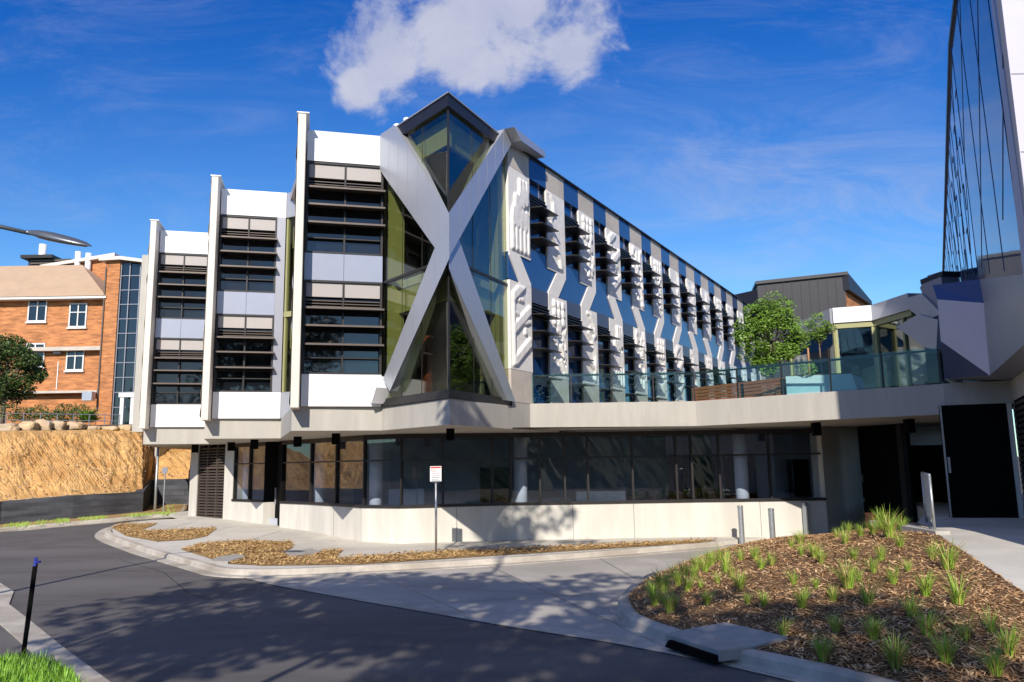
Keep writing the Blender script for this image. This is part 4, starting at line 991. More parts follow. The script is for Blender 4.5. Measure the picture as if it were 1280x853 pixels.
# faceted base
def facet(pts, m, nm='facet'):
    return MB().add(pts, [tuple(range(len(pts)))]).build(nm, m, RB)
B_ = lambda px, py, Y: PY(px, py, Y)
c_top = Vector((8.52, 14.0, 5.19)); c_bot = Vector((8.52, 14.0, 3.43)); c_mid = B_(1229.6, 379, 13.9)
l_top = B_(1165.7, 356.7, 15.3); l_2 = B_(1171.7, 374.5, 15.0); l_3 = B_(1176, 426.5, 15.1); l_4 = B_(1180.6, 474, 15.35)
facet([l_top, l_2, c_mid, c_top], 'facetblue'); facet([l_2, l_3, c_bot, c_mid], 'endwall'); facet([l_3, l_4, c_bot], 'navy')
facet([c_top, c_mid, c_bot, (wa.x, wa.y, 3.43), (wa.x, wa.y, 4.118)], 'silver2')
facet([l_top, c_top, (9.6, 15.2, 5.19), (10.0, 17.4, 5.25)], 'silver2')
facet([l_top, l_2, l_3, l_4, (10.1, 17.6, 3.43), (10.0, 17.4, 5.25)], 'silver2')
facet([l_4, c_bot, (wa.x, wa.y, 3.432), (8.0, 9.0, 3.432), (9.8, 15.4, 3.432)], 'silver2', 'soffit')
# concrete wall under it
MB().box(Fr((8.42, 15.38), (9.55, 14.92)), 0, 1.25, 3.0, 3.425, -0.3, 0.0).build('lintel', 'conc', RB)
df = Fr((8.32, 15.4), (9.44, 15.0)); o = MB().box(df, 0, df.L-.05, 0.86, 2.997, -0.1, -0.02).build('black_gate', 'blackm', RB)
MB().box(df, 0.0, 0.03, 0.86, 2.99, -0.018, 0.01).box(df, 0.05, 0.09, 1.7, 2.0, -.018, .03).build('gate_handle', 'galv', o)
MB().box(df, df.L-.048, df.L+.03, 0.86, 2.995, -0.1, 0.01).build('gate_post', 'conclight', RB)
rw = Fr((9.50, 15.0), (6.75, 9.4)); MB().box(rw, 0, rw.L, 0.3, 3.42, -0.3, 0.0).build('side_wall', 'conc', RB)
MB().slab([(8.1, 11.4), (22, 11.4), (22, 14), (9.4, 14)], 0, 3.42).build('ground_wall', 'conc', RB)
mb = MB()
for i in range(20): z = 1.0+i*.1; mb.box(rw, 0.5, 2.4, z, z+.06, 0.001, .05)
MB().box(rw, .42, 2.5, .9, 3.02, 0.001, .02).build('louvre_panel', 'blackm', RB)
mb.build('louvre', 'darkmetal', RB)

# ------------------------------------------------------------------ handrail, bollards, signs
HR = thing('handrail', (6.54, 12.6, .86), 'galvanised steel handrail with vertical bars beside the entrance path', 'handrail')
r0, r1 = PY(1168, 660, 12.45), PY(1158, 650, 14.4)
zt0, zt1 = PY(1166, 594, 12.45).z, PY(1156, 582, 14.4).z
z0_ = .86
for n_, (r, zt_) in enumerate(((r0, zt0), (r1, zt1))): MB().tube([(r.x, r.y, z0_-.05), (r.x, r.y, zt0)], .022, 10).build('post', 'galv', HR, smooth=True)
MB().tube([(r0.x, r0.y, zt0), (r1.x, r1.y, zt0)], .022, 10).build('top_rail', 'galv', HR, smooth=True)
MB().tube([(r0.x, r0.y, z0_+.12), (r1.x, r1.y, z0_+.12)], .014, 8).build('bottom_rail', 'galv', HR, smooth=True)
for i in range(1, 7):
    q = r0.lerp(r1, i/7); MB().tube([(q.x, q.y, z0_+.12), (q.x, q.y, zt0)], .008, 6).build('baluster', 'galv', HR)
MB().abox(r0.x-.12, r0.x+.10, r0.y-.25, r0.y+2.0, .5, .90).build('plinth', 'conc', HR)
for i in range(3):
    q = PY(1140+i*8, 656, 13.6-i*.3)
    tag(MB().abox(q.x-.05, q.x+.05, q.y-.1, q.y+.1, .6, .9).build('edge_block', 'rock', bevel=.02), ['brown edging block farthest from the handrail at the mound crest', 'middle brown edging block at the mound crest', 'brown edging block right beside the handrail foot'][i], 'block', 'edging blocks at the mound crest')
q = PY(1104, 642, 15.2); tag(MB().abox(q.x-.22, q.x+.26, q.y, q.y+.3, .3, q.z+.0).build('red_kerb_box', 'redbox', bevel=.01), 'dark red low box in the black doorway behind the grass tufts', 'box')

bl = [(928, 682, 636, 'galvanised bollard at the left, nearest the driveway'), (967, 689, 641, 'middle galvanised bollard beside the mulch mound'), (1010, 683, 646, 'right bollard partly hidden behind the mound grass')]
for i, (px, py, pt, lab) in enumerate(bl):
    x, y = PG(px, py); h = (.92, .92, .92)[i]
    if i == 2: x, y = PG(1009, 676)
    t = thing('bollard', (x, y, 0), lab, 'bollard', 'galvanised bollards')
    MB().tube([(x, y, -.05), (x, y, h-.02)], .065, 20).build('post', 'galv', t, smooth=False)
    MB().tube([(x, y, h-.019), (x, y, h), (x, y, h+.012)], [.070, .070, .045], 20).build('cap', 'galv', t)
    for p in t.children[0].data.polygons: p.use_smooth = len(p.vertices) == 4

# parking sign
x, y = PG(545, 692, .12); zt = PY(545, 583, y).z; zb = PY(545, 602, y).z
t = thing('parking_sign', (x, y, .12), 'white and red rectangular parking sign on a thin steel pole in the mulch strip', 'sign')
MB().tube([(x, y, 0), (x, y, zt-.02)], .026, 12).build('pole', 'galv', t, smooth=True)
sg = MB().abox(x-.125, x+.125, y-.045, y-.033, zb, zt).build('sign_plate', 'signw', t, bevel=.003)
yy = y-.047
mb = MB(); mb.abox(x-.115, x+.115, yy, yy+.001, zt-.045, zt-.012); mb.build('red_header', 'red', sg)
def text(body, size, loc, m, parent, align='CENTER'):
    c = bpy.data.curves.new('lettering', 'FONT'); c.body = body; c.size = size; c.align_x = align; c.extrude = .0005
    tmp = bpy.data.objects.new('tmp', c); col.objects.link(tmp); bpy.context.view_layer.update(); me = bpy.data.meshes.new_from_object(tmp); bpy.data.objects.remove(tmp); me.materials.clear(); me.materials.append(MT[m]); o = bpy.data.objects.new('lettering', me); col.objects.link(o); o.parent = parent; o.location = loc; o.rotation_euler = (R(90), 0, 0); return o
MT['signtxt'] = mat('sign_text', (0.05, .06, .08), .5, var=.02)
text('NO', .075, (x-.05, yy-.001, zt-.12), 'red', sg); text('PARKING', .042, (x, yy-.001, zt-.17), 'red', sg)
mb = MB()
for i in range(5): mb.abox(x-.09, x+.09-.02*(i % 3), yy, yy+.001, zt-.215-i*.035, zt-.203-i*.035)
mb.build('small_print', 'signtxt', sg)

# small sign and pole near the retaining wall
x, y = PG(204, 640); zt = PY(204, 585, y).z
t = thing('road_sign', (x, y, gz(x, y)), 'small grey sign on a thin pole in front of the grey block wall', 'sign')
MB().tube([(x, y, 0), (x, y, zt)], .025, 10).build('pole', 'galv', t)
mb = MB(); w2 = .085
mb.prism(Fr((x, y-.04), (x+1, y-.04)), [(-w2, zt-.2), (w2, zt-.2), (w2+.02, zt-.1), (w2, zt+.02), (-w2, zt+.02), (-w2-.02, zt-.1)], -.01, .005); mb.build('sign_plate', 'silver2', t)
x, y = PG(193.5, 640); zt = PY(195, 558, y).z
tag(MB().tube([(x, y, 0), (x, y, zt)], [.05, .045], 12).build('light_pole', 'galv', smooth=True), 'plain galvanised pole standing left of the small grey sign', 'pole')

# marker post, leaning
x, y = PG(28, 828); top = PY(45.5, 695, y+.12)
t = thing('marker_post', (x, y, .05), 'thin black leaning post with a blue cap on the grass verge', 'post')
b0 = Vector((x, y, 0.0)); d = (top-b0)
MB().tube([b0, b0+d*.90], .024, 8).build('post', 'blackm', t)
MB().tube([b0+d*.90, b0+d*.985], .017, 8).build('blue_cap', 'bluecap', t)
MB().tube([b0+d*.3+Vector((.026, -.01, 0)), b0+d*.93+Vector((.026, -.01, 0))], .008, 6).build('strap', 'blackm', t)
MB().abox(top.x-.005, top.x+.045, top.y-.02, top.y+.02, b0.z+d.z*.93, b0.z+d.z*.95).build('bracket', 'bluecap', t)

# street lamp
LY = 10.0
A0 = PY(-60, 270, LY); A1 = PY(38, 292, LY); H0 = PY(34, 291, LY); H1 = PY(114, 308, LY)
t = thing('street_lamp', (A0.x-1.6, LY, 0), 'grey cobra-head street lamp reaching in from the left edge against the sky', 'street lamp')
MB().tube([(A0.x-1.6, LY, -.1), (A0.x-1.6, LY, 4.2), (A0.x-1.45, LY, A0.z-.25), (A0.x-1.1, LY, A0.z-.03), A0, A1], [.07, .06, .05, .04, .032, .026], 14).build('pole', 'lamphead', t, smooth=True)
ax = (H1-H0); L = ax.length; ax.normalize(); up = Vector((0, -.30, .95)); up = (up-ax*up.dot(ax)).normalized(); sd_ = ax.cross(up)
mb = MB(); lens = MB(); prof = [(0, .035, .03), (.06, .05, .045), (.18, .075, .065), (.35, .105, .075), (.55, .115, .07), (.75, .10, .058), (.9, .07, .04), (1.0, .015, .01)]
seg = 16
for i, (tt, ww, hh) in enumerate(prof):
    for j in range(seg):
        an = 2*math.pi*j/seg; sy, sz = math.cos(an)*ww, math.sin(an)*hh*(1.0 if math.sin(an) > 0 else .45)
        mb.v.append(tuple(H0+ax*L*tt+sd_*sy+up*sz))
for i in range(len(prof)-1):
    for j in range(seg): mb.f.append((i*seg+j, i*seg+(j+1) % seg, (i+1)*seg+(j+1) % seg, (i+1)*seg+j)); mb.m.append(0)
mb.f.append(tuple(range(seg))); mb.m.append(0)
hd = mb.build('lamp_head', 'lamphead', t, smooth=True)
for i, (tt, ww, hh) in enumerate(prof[2:7]):
    for j in range(9):
        an = math.pi+math.pi*j/8; lens.v.append(tuple(H0+ax*L*(tt+.02)+sd_*math.cos(an)*ww*.86+up*(math.sin(an)*hh*.62)))
for i in range(4):
    for j in range(8): lens.f.append((i*9+j, i*9+j+1, (i+1)*9+j+1, (i+1)*9+j)); lens.m.append(0)
lens.build('lens', 'lampglass', hd, smooth=True)

# drain inlet in the mound kerb
ip = [PG(*p, .14) for p in [(829, 799), (905, 772), (974, 784), (986, 790), (900, 821)]]
ip = [tuple(PZ(x_, y_, z_).xy) for x_, y_, z_ in [(831, 794, .15), (868, 781, .22), (907, 772, .30), (975, 785, .32), (985, 790, .30), (935, 801, .22), (899, 815, .15)]]
t = thing('drain_inlet', (ip[0][0], ip[0][1], 0), 'concrete stormwater inlet slab with a black slot in the mound kerb', 'drain')
from mathutils.bvhtree import BVHTree
bvh = BVHTree.FromPolygons([tuple(v.co) for v in mo.data.vertices], [tuple(p.vertices) for p in mo.data.polygons])
def padz(x, y):
    h_ = bvh.ray_cast(Vector((x, y, 5)), Vector((0, 0, -1))); return max(.168, h_[0].z+.03) if h_[0] else .168
MB().slab(ip, 0.05, padz).build('slab', 'lidc', t, bevel=.012)
c = [sum(p[0] for p in ip)/len(ip), sum(p[1] for p in ip)/len(ip)]
s0 = PZ(831, 796, .14).xy; s1_ = PZ(898, 816.5, .14).xy; f = Fr(s0, s1_)
MB().prism(f, [(0.03, .045), (f.L-.02, .035), (f.L-.02, .115), (0.10, .125)], -.06, .03).build('slot', 'blackm', t)
s0 = Vector(PG(250, 705, .05)); s1_ = Vector(PG(266, 710, .05)); f = Fr(s0, s1_)
tag(MB().prism(f, [(0, .02), (f.L, .02), (f.L, .09), (0, .10)], -.02, .035).build('drain_slot', 'blackm'), 'small dark drain slot in the kerb below the straw mulch beds', 'drain')

# ------------------------------------------------------------------ bank, retaining wall, boulders
wl = [PG(*p) for p in [(-160, 682), (0, 660), (90, 652), (178, 641)]]
tpx = [(-160, 640), (0, 627), (90, 619.5), (178, 615)]
RW = thing('block_retaining_wall', (wl[1][0], wl[1][1], gz(*wl[1])), 'low dark grey block retaining wall at the foot of the ochre bank', 'retaining wall')
def rwall(p, q, z0, z1, nm='wall'):
    fr = Fr(p, q); MB().prism(fr, [(0, -.1), (fr.L, -.1), (fr.L, z1), (0, z0)], -.3, 0).build(nm, 'block', RW)
zs = [PY(x, y, P[1]).z for (x, y), P in zip(tpx, wl)]
for i in range(3): rwall(wl[i], wl[i+1], zs[i], zs[i+1])
cn = wl[3]; rb0 = (cn[0]-.75, cn[1]+2.9); fr = Fr(cn, rb0)
rb0 = tuple(PY(190, 600, cn[1]+2.6).xy)
fr = Fr(cn, rb0); zc = 1.62
MB().prism(fr, [(0, -.1), (fr.L, -.1), (fr.L, zc), (0, zs[3])], -.3, 0).build('wall', 'block', RW)
rb1 = tuple(PY(248, 600, rb0[1]+.3).xy)
fr = Fr(rb0, rb1); MB().box(fr, -.1, fr.L+1.5, -.1, zc, -.3, 0).build('wall', 'block', RW)
zc_top = zc
# verge strip
sheet('verge', [PG(*p) for p in [(-120, 683), (0, 664), (45, 660), (81, 656), (131, 652), (180, 646.5), (222, 642), (233, 635), (236, 627)]] + [rb1, rb0, cn, wl[2], wl[1], wl[0]], 0.11, 'drymulch', .08)
mb = MB(); rnd = random.Random(8)
for k in range(1300):
    f_ = rnd.random(); px = 230*f_; py = 661-24*f_+rnd.uniform(-4, 1)+ (rnd.uniform(-8, 0) if px > 190 else 0)
    if noise.noise((px*.06, 2.2, 0)) < rnd.uniform(-.25, .3): continue
    x, y = PG(px, py, .1); z = gz(x, y)+.1
    for b in range(2):
        h = rnd.uniform(.03, .11); a = rnd.uniform(0, 6.28); dx, dy = math.cos(a)*h*.5, math.sin(a)*h*.5
        mb.add([(x-.008, y, z), (x+.008, y, z), (x+dx, y+dy, z+h)], [(0, 1, 2)])
tag(mb.build('verge_weeds', 'tuft'), 'patchy green weeds along the foot of the grey block wall', 'weeds', kind='stuff')
# bank surface
def lerp(a, b, t): return a+(b-a)*t
foot = [(wl[0][0], wl[0][1]+.3, zs[0]-.05), (wl[1][0], wl[1][1]+.3, zs[1]-.05), (wl[2][0]-.1, wl[2][1]+.3, zs[2]-.05), (cn[0]-.2, cn[1]+.35, zs[3]-.05), (rb0[0]-.2, rb0[1]+.32, zc-.05), (rb1[0]+2, rb1[1]+.5, zc-.05), (rb1[0]+8, rb1[1]+.5, zc)]
crest = []
for px, py, Y in ((-160, 541, 27), (0, 539, 28.0), (90, 538, 30.2), (178, 536, 32.5), (200, 536, 34.2), (270, 535, 35), (380, 533, 35.5)):
    p = PY(px, py, Y); crest.append((p.x, p.y, p.z))
mb = MB(); NU, NV = 800, 110
def lin(P, t):
    k = t*(len(P)-1); i = min(int(k), len(P)-2); f = k-i; return Vector(P[i]).lerp(Vector(P[i+1]), f)
for i in range(NU+1):
    a = lin(foot, i/NU); b = lin(crest, i/NU)
    for j in range(NV+1):
        s = j/NV; p = a.lerp(b, s); env = min(1, 6*s, 6*(1-s)+.15)
        L_ = i/NU*26
        # raked diagonal excavator tooth marks
        q = L_*1.0 + s*2.6
        mod = .35+max(0, noise.noise((L_*.7, s*3, 5))+.35)
        h = .032*abs(math.sin(q*19+3.0*noise.noise((L_*.9, s*3, 1))))*mod + .20*noise.noise((L_*.7+s*.6, s*2.2, 0)) + .08*noise.noise((L_*2.2, s*5, 4)) + .06*noise.noise((q*4, s*4, 9)) + .035*noise.noise((L_*9, s*24, 3)) - .10*max(0, noise.noise((L_*3.5, s*9, 7))-.28)
        mb.v.append((p.x+h*env*.3, p.y-h*env*1.1, p.z+h*env*.5))
for i in range(NU):
    for j in range(NV): a = i*(NV+1)+j; mb.f.append((a, a+NV+1, a+NV+2, a+1)); mb.m.append(0)
tag(mb.build('earth_bank', 'soil', smooth=True), kind='structure')
# hill top behind crest
mb = MB(); far = [(-90, 60, 5.3), (-40, 60, 5.4), (-25, 60, 5.5), (-15, 60, 5.4), (0, 60, 5), (10, 60, 5), (20, 60, 5)]
for i in range(6): mb.add([crest[i], crest[i+1], far[i+1], far[i]], [(0, 1, 2, 3)])
for i in range(6): mb.add([far[i], far[i+1], (far[i+1][0]*3, 400, 5), (far[i][0]*3, 400, 5)], [(0, 1, 2, 3)])
tag(mb.build('hill', 'earth'), kind='structure')
def boulder(px, py, w, h, lab, seed, Y=None):
    Y = Y or 28.2+px*.022+.5; c = PY(px, py, Y); rw_, rh_ = w*Y/984/2*1.1, h*Y/984/2*1.35
    bm = bmesh.new(); bmesh.ops.create_icosphere(bm, subdivisions=3, radius=1)
    for v in bm.verts:
        q = v.co.copy(); k = 1+.28*noise.noise(q*1.3+Vector((seed*7, 0, 0)))+.08*noise.noise(q*4+Vector((seed, 3, 0)))
        q = Vector((math.copysign(abs(q.x)**.7, q.x), math.copysign(abs(q.y)**.7, q.y), math.copysign(abs(q.z)**.65, q.z)))*k
        v.co = Vector((q.x*rw_, q.y*rw_*.8, q.z*rh_))
    me = bpy.data.meshes.new('boulder'); bm.to_mesh(me); bm.free(); me.materials.append(MT['rock'])
    o = bpy.data.objects.new('boulder', me); col.objects.link(o); o.location = c; tag(o, lab, 'boulder', 'sandstone boulders on top of the bank')
for i, (px, py, w_, h_, lab) in enumerate([
    (10, 536, 24, 9, 'flat sandstone boulder at the left edge of the bank crest'), (36, 534, 20, 11, 'sandstone boulder with a sloping top, second from the left'),
    (55, 533, 18, 12, 'tallest square sandstone boulder on the bank crest'), (73, 533, 16, 10, 'blocky orange boulder right of the tallest one'),
    (94, 533.5, 21, 9, 'rounded wide boulder in the middle of the crest row'), (116, 536, 18, 5, 'low flat slab boulder right of the rounded wide one'),
    (136, 536, 22, 5, 'pale flat slab boulder in front of the white doorway'), (157, 535.5, 18, 6, 'last small boulder beside the fin of the main building')]):
    boulder(px, py, w_, h_, lab, i+1)

# ------------------------------------------------------------------ brick building
BB = thing('brick_building', (-30, 54, 5), 'old orange brick three-storey building with white windows and a tiled hip roof above the bank', 'building')
YB = 54.0
def zY(py, px=100, Y=YB): return PY(px, py, Y).z
xl, xr = PY(-120, 400, YB).x, PY(128, 400, YB).x
fr = Fr((xl, YB), (xr, YB)); ux = lambda px, py=400: PY(px, py, YB).x - xl
z_e = zY(376, 120); z_m = zY(436, 100)
MB().box(fr, 0, fr.L, zY(490), z_e+.1, -6, 0).build('wall', 'brick', BB)
MB().box(fr, 0, fr.L-.3, 4.5, zY(489.5), -6, -.5).build('lower_wall', 'brick', BB)
MB().box(fr, 0, fr.L+.25, zY(439, 60)-.06, zY(436, 60)+.03, 0.001, .55).build('ledge', 'beige', BB)
MB().box(fr, 0, fr.L, zY(492, 60), zY(489, 60), 0.001, .12).build('ledge', 'beige', BB)
MB().box(fr, 0, fr.L+.5, z_e+.03, z_e+.22, 0.001, .7).build('gutter', 'trim', BB)
# hip roof
zr_ = zY(326, 0)
ro = MB(); p0 = fr.p(0, z_e+.2, .75); p1 = fr.p(fr.L+.5, z_e+.2, .75); q1 = fr.p(fr.L-3.6, zr_+.5, -3.4); q0 = fr.p(0, zr_+.5, -3.4)
e1_ = fr.p(fr.L+.5, z_e+.2, -7.5)
ro.add([p0, p1, q1, q0], [(0, 1, 2, 3)]); ro.add([p1, e1_, q1], [(0, 1, 2)]); ro.build('roof', 'roof', BB)
def bwin(px0, px1, py0, py1):
    cx = (px0+px1)/2; a, b = PY(px0, py0, YB).x-xl, PY(px1, py0, YB).x-xl; z1, z0 = PY(cx, py0, YB).z, PY(cx, py1, YB).z
    o = MB().box(fr, a, b, z0, z1, 0.002, 0.03).build('window', 'w_dark', BB)
    mb = MB(); t_ = .06; mb.box(fr, a-.03, a+t_, z0, z1, .031, .09); mb.box(fr, b-t_, b+.03, z0, z1, .031, .09); mb.box(fr, a-.03, b+.03, z1-t_, z1+.03, .0315, .1); mb.box(fr, a-.03, b+.03, z0-.03, z0+t_, .0315, .1)
    m_ = (a+b)/2; mb.box(fr, m_-.04, m_+.04, z0+t_, z1-t_, .031, .085); zq = z0+(z1-z0)*.63; mb.box(fr, a+t_, b-t_, zq-.03, zq+.03, .0312, .08)
    mb.build('frame', 'trim', o); MB().box(fr, a-.1, b+.1, z0-.14, z0-.031, .001, .16).build('sill', 'trim', o)
bwin(37.5, 60, 371.5, 402); bwin(88.5, 109.5, 380, 409); bwin(33.5, 57, 430, 458.5); bwin(85, 106, 435, 463)
# stair tower of the brick building
tx0, tx1, tx2 = PY(128, 400, YB-.6).x, PY(146, 400, YB-.6).x, PY(178, 400, YB-.6).x
ft = Fr((tx0, YB-.6), (tx0+1, YB-.6)); zt_ = PY(146, 326, YB-.6).z
MB().box(ft, 0, tx1-tx0+.0, 4.5, zt_, -7, 0).build('tower_wall', 'brick', BB)
Yk = YB+4.2; kl, kr_ = PY(60, 336, Yk), PY(130, 322, Yk); ft2 = Fr((kl.x, Yk), (kr_.x+1, Yk))
MB().prism(ft2, [(0, z_e), (ft2.L, z_e), (ft2.L, kr_.z), (0, kl.z)], -4, 0).build('tower_wall', 'brick', BB)
MB().prism(ft2, [(-.4, kl.z-.05), (ft2.L, kr_.z+.0), (ft2.L, kr_.z+.25), (-.4, kl.z+.2)], -5, .4).build('tower_roof', 'fin', BB)
gt = Fr((tx1, YB-.6), (tx2+.8, YB-.6))
o = MB().box(gt, 0.0, gt.L, 4.5, zt_-.1, -.3, -.2).build('stair_window', 'w_dark', BB)
mb = MB()
for u in (0.02, .62, 1.35, 2.1): mb.box(gt, u, u+.06, 5.0, zt_-.1, -.2, -.1)
for i in range(11): z = 6.2+i*1.02; mb.box(gt, 0, gt.L, z, z+.05, -.195, -.12) if z < zt_ else None
mb.build('mullion', 'silver2', o)
MB().prism(ft, [(-.35, zt_-.06), (tx1-tx0+.1, zt_), (tx1-tx0+2.6, zt_-.35), (tx1-tx0+2.6, zt_-.13), (tx1-tx0+.1, zt_+.24), (-.35, zt_+.16)], -6, .35).build('tower_roof', 'fin', BB)
MB().box(ft, .02, .10, 6, zt_-.5, .001, .1).build('downpipe', 'bronze', BB)
for px, py, Y, w_ in ((54, 306, 60, .28), (98, 315, 58, .22), (111, 317, 58, .22)):
    q = PY(px, py, Y); MB().tube([(q.x, q.y, q.z-2.6), (q.x, q.y, q.z)], w_, 12).build('flue', 'white', BB, smooth=True)
a = PY(36, 322, 58); b = PY(88, 330, 58); o = MB().abox(a.x, b.x, 58, 61, zr_-.6, PY(60, 324, 58).z).build('plant_room', 'darkmetal', BB)
MB().abox(a.x-.4, b.x-1.2, 57.6, 61.4, PY(60, 324, 58).z+.002, PY(60, 320, 58).z).build('plant_roof', 'darkmetal', BB)
mb = MB()
for i in range(5): z = zr_+.1+i*.22; mb.abox(a.x+.2, b.x-.1, 57.9, 57.98, z, z+.1)
mb.build('louvre', 'bronze', BB)
# white doorway at the base
a = PY(152, 500, YB-1).x; b = PY(166, 500, YB-1).x; zz0, zz1 = PY(158, 528, YB-1).z, PY(158, 497, YB-1).z
MB().abox(a, a+.25, YB-1.2, YB-1, zz0-.6, zz1).abox(b-.05, b+.25, YB-1.2, YB-1, zz0-.6, zz1).abox(a-.1, b+.5, YB-1.25, YB-.9, zz1+.001, zz1+.3).build('door_surround', 'trim', BB)
q = PY(74, 440, YB); MB().abox(q.x-.25, q.x+.25, YB-.3, YB-.01, q.z-.15, q.z+.15).build('wall_light', 'silver2', BB)
q = PY(118, 494, YB-.4); MB().abox(q.x-.3, q.x+.35, YB-1.4, YB-.9, q.z-.45, q.z+.15).build('air_conditioner', 'silver', BB)
q = PY(72, 470, YB); MB().box(fr, q.x-xl-.03, q.x-xl+.03, zY(487), zY(452), .001, .05).build('conduit', 'trim', BB)

# greenery by the brick building
q = PY(2, 530, 44); tree('dark_tree', (q.x, 44, 4.6), 1.6, (1.9, 1.6, 1.9, PY(2, 462, 44).z), 'dark green layered tree in front of the brick wall at the left edge', 'tree', 'leafdk', 60, 230, .16, .12, seed=21, cr=.72, flat=.55)
for i, (px, py, Y, r_, lab, m_) in enumerate([(30, 520, 42, 1.0, 'dark shrub under the layered tree', 'leafdk'), (62, 516, 42, 1.1, 'wide dark bush behind the boulders below the brick ledge', 'leafdk'), (88, 518, 42, .8, 'dark bush right of the wide one behind the boulders', 'leafdk')]):
    q = PY(px, py, Y); mb = MB(); rr = random.Random(30+i)
    for k in range(8): leaves(mb, (q.x+rr.uniform(-r_, r_), q.y+rr.uniform(-.4, .4), q.z+rr.uniform(-.35, .25)), .5, 130, .12, rr)
    tag(mb.build('shrub', m_), lab, 'shrub')
q = PY(110, 526, 41); mb = MB(); rr = random.Random(44)
for k in range(150):
    a = rr.uniform(0, 6.28); el = rr.uniform(.3, 1.3); L_ = rr.uniform(.6, 1.15); p = Vector((q.x+rr.uniform(-.25, .25), q.y, q.z-.1))
    d = Vector((math.cos(a)*math.cos(el), math.sin(a)*math.cos(el), math.sin(el))); mid = p+d*L_*.6; end = p+d*L_+Vector((0, 0, -.15)); s_ = Vector((-math.sin(a), math.cos(a), 0))*.035
    mb.add([p-s_, p+s_, mid+s_, mid-s_, end], [(0, 1, 2, 3), (3, 2, 4)])
tag(mb.build('spiky_plant', 'leaf'), 'bright green spiky plant in front of the brick wall corner', 'plant')
# fence rail on the hill
FN = thing('pipe_fence', (PY(50, 525, 33).x, 33, 4), 'thin grey pipe fence behind the row of boulders', 'fence')
a = PY(8, 517, 33); b = PY(150, 519, 36)
for dz in (0, -.28): MB().tube([a+Vector((0, 0, dz)), b+Vector((0, 0, dz))], .018, 6).build('rail', 'silver2', FN)
for i in range(8): q = a.lerp(b, i/7); MB().tube([q, q+Vector((0, 0, -.75))], .02, 6).build('post', 'silver2', FN)

# ------------------------------------------------------------------ grass tufts on the mound
def tuft_mesh(seed, n=140):
    rnd = random.Random(seed); mb = MB()
    for _ in range(n):
        a = rnd.uniform(0, 6.28); r0 = rnd.uniform(0, .05); L = rnd.uniform(.16, .40); bend = rnd.uniform(.1, .95); wd = rnd.uniform(.003, .0055)
        bx, by = math.cos(a)*r0, math.sin(a)*r0; s_ = Vector((-math.sin(a), math.cos(a), 0))
        pts = []
        for k in range(4):
            t = k/3; out_ = bend*L*.75*t*t+.04*t; pts.append(Vector((bx+math.cos(a)*out_, by+math.sin(a)*out_, L*t*(1-.25*bend*t))))
        vs = []
        for k, p in enumerate(pts[:-1]): w_ = wd*(1-k*.22); vs += [p-s_*w_, p+s_*w_]
        vs.append(pts[-1]); mb.add(vs, [(0, 1, 3, 2), (2, 3, 5, 4), (4, 5, 6)])
    me = bpy.data.meshes.new('grass_tuft'); me.from_pydata(mb.v, [], mb.f); me.materials.append(MT['tuft']); me.materials.append(MT['straw'])
    for i_, p_ in enumerate(me.polygons): p_.material_index = 1 if (i_//3) % 6 == 0 else 0
    return me
tm = [tuft_mesh(i, n) for i, n in enumerate((150, 90, 130, 60, 180, 110, 75, 140, 100))]
tufts = [(815,745,.9),(829,741,1.1),(842,724,.8),(856,719,1),(871,712,.8),(890,707,1),(906,706,.8),(926,701,1),(941,696,.8),(1061,666,1),(1076,671,.9),(1101,663,1.2),(1116,661,1.1),(1127,664,.9),(1000,681,.8),(1046,673,.9),(876,735,.7),(897,729,.6),(935,755,.5),(1020,735,.6),(1075,725,.6),(1135,715,.6),(820,757,1.1),(838,766,1),(848,732,.9),(860,740,1.2),(882,715,1),(868,722,1),(884,756,.8),(908,715,1.2),(915,722,1),(925,738,1),(952,712,.9),(945,700,.9),(965,707,1),(992,730,.9),(955,757,.9),(1003,760,1),(990,685,1),(1002,695,1),(1018,697,.9),(1027,705,.8),(1042,752,.9),(1057,680,1.1),(1052,664,1),(1061,735,1.1),(1068,700,1),(1085,755,1),(1092,716,1),(1092,668,1.3),(1112,672,1.3),(1102,700,.8),(1117,730,1),(1125,684,.8),(1140,772,1.1),(1158,745,1),(1165,700,1.1),(1186,712,1.1),(1092,800,1),(1045,790,.8),(1160,795,1),(1198,755,1.1),(1208,800,1),(1184,830,1),(1245,845,1.2),(1240,790,.9),(980,795,.8),(1030,826,.9),(1120,835,.9),(1262,820,.9),(900,700,.8)]
zone = lambda px, py: ('green grass tuft at the rounded kerb end of the mulch mound' if px < 900 else 'green grass tuft at the foot of the mound near the bollards' if px < 1035 and py < 745 else 'green grass tuft on the mound crest below the black doorways' if py < 712 else 'green grass tuft in the lower front part of the mound' if px < 1150 and py > 745 else 'green grass tuft on the middle slope of the mound' if px < 1150 else 'green grass tuft on the mound beside the pale path')
from mathutils.bvhtree import BVHTree
bvh = BVHTree.FromPolygons([tuple(v.co) for v in mo.data.vertices], [tuple(p.vertices) for p in mo.data.polygons])
rnd = random.Random(12)
for i, (px, py, s) in enumerate(tufts):
    h = bvh.ray_cast(CAM, ray(px, py).normalized())
    if not h[0]: continue
    o = bpy.data.objects.new('grass_tuft', tm[(i*5+2) % 9]); col.objects.link(o); o.location = h[0]-Vector((0, 0, .01)); sc = s*rnd.uniform(.62, 1.12)
    o.scale = (sc, sc, sc); o.rotation_euler = (0, 0, rnd.uniform(0, 6.28)); tag(o, zone(px, py), 'grass tuft', 'grass tufts on the mulch mound, '+zone(px, py)[16:].split(' of the')[0])
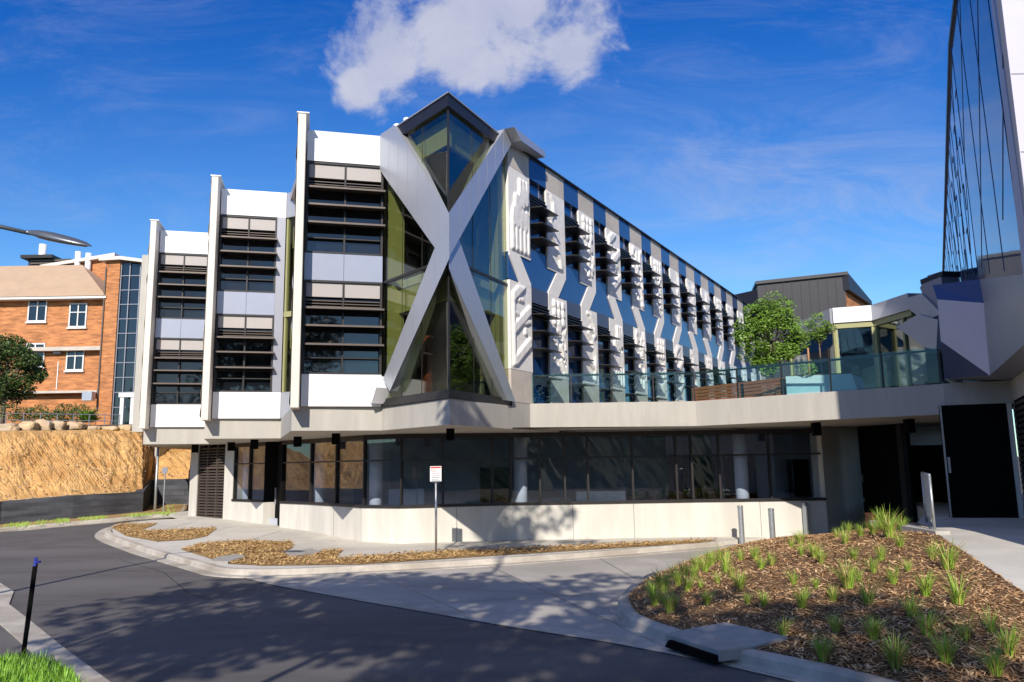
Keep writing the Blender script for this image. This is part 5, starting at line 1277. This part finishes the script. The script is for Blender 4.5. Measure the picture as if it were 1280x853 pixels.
# lawn blades bottom left
mb = MB(); rnd = random.Random(2); k = 0
bx0, bx1 = min(p[0] for p in lawn), max(p[0] for p in lawn); by0, by1 = min(p[1] for p in lawn), max(p[1] for p in lawn)
while k < 24000:
    x, y = rnd.uniform(bx0, bx1), rnd.uniform(by0, by1); k += 1
    if not inpoly(x, y, lawn): continue
    h = rnd.uniform(.05, .12); a = rnd.uniform(0, 6.28); dx, dy = math.cos(a)*h*.5, math.sin(a)*h*.5; w_ = .006; sx_, sy_ = -math.sin(a)*w_, math.cos(a)*w_
    z = .06; mb.add([(x-sx_, y-sy_, z), (x+sx_, y+sy_, z), (x+dx, y+dy, z+h)], [(0, 1, 2)])
tag(mb.build('lawn_grass', 'grass'), 'bright green grass patch at the bottom left corner', 'grass', kind='stuff')

# ------------------------------------------------------------------ gum trees standing behind the viewpoint: they shade the road
def gum(x, y, hh, r, seed, lab, n=26):
    tree('gum_tree', (x, y, 0), hh*.62, (r, r*.7, r*.42, hh*.82), lab, 'tree', 'leafgum', n, 150, .26, .18, seed=seed, cr=r*.30, flat=.5, group='gum trees behind the viewpoint')
gum(-4.5, -1.0, 9.5, 3.3, 61, 'gum tree left of the viewpoint', 34)
gum(-1.7, -1.4, 9.6, 3.2, 62, 'gum tree directly behind the viewpoint', 26)
gum(-0.2, -6.0, 10.0, 3.4, 63, 'gum tree farthest behind the viewpoint', 26)

tree('gum_tree', (-4.4, 1.0, 0), 7.0, (1.9, 1.7, 1.0, 10.0), 'slender leaning gum tree just left of the viewpoint', 'tree', 'leafgum', 13, 110, .22, .05, seed=66, cr=.62, flat=.5, group='gum trees behind the viewpoint', lean=(2.7, 2.6))

# wood behind the viewpoint: closes the horizon on that side and fills the window reflections
mb = MB(); rnd = random.Random(31)
for k in range(1000):
    t_ = rnd.random(); s_ = rnd.random()**1.6; p = lin(foot, t_).lerp(lin(crest, t_), s_); r_ = rnd.uniform(.012, .05)
    c_ = p+Vector((0, -.10, .04)); vs = [c_+Vector((rnd.uniform(.6, 1.3)*r_*a, rnd.uniform(.6, 1.3)*r_*b, rnd.uniform(.5, 1.1)*r_*c)) for a, b, c in ((1,0,0),(-1,0,0),(0,1,0),(0,-1,0),(0,0,1),(0,0,-1))]
    mb.add(vs, [(0,2,4),(2,1,4),(1,3,4),(3,0,4),(2,0,5),(1,2,5),(3,1,5),(0,3,5)])
tag(mb.build('loose_stones', 'rock'), 'loose sandstone rubble scattered over the ochre cut bank', 'stones', kind='stuff')
mb = MB(); rnd = random.Random(77)
for k in range(420):
    x = rnd.uniform(-75, 70); y = rnd.uniform(-52, -34); z = rnd.uniform(2.0, 10.0)
    leaves(mb, (x, y, z), rnd.uniform(1.8, 3.2), 110, .7, rnd, .8)
tag(mb.build('distant_wood', 'leafdk'), 'dark gum woodland across the road behind the viewpoint', 'woodland', kind='stuff')
mb = MB(); prof = [(-24, -.06), (-29, 2.2), (-34, 4.6), (-44, 6.4), (-70, 7)]
for a_, b_ in zip(prof, prof[1:]): mb.add([(-160, a_[0], a_[1]), (160, a_[0], a_[1]), (160, b_[0], b_[1]), (-160, b_[0], b_[1])], [(3, 2, 1, 0)])
tag(mb.build('hill', 'leafdk'), kind='structure')
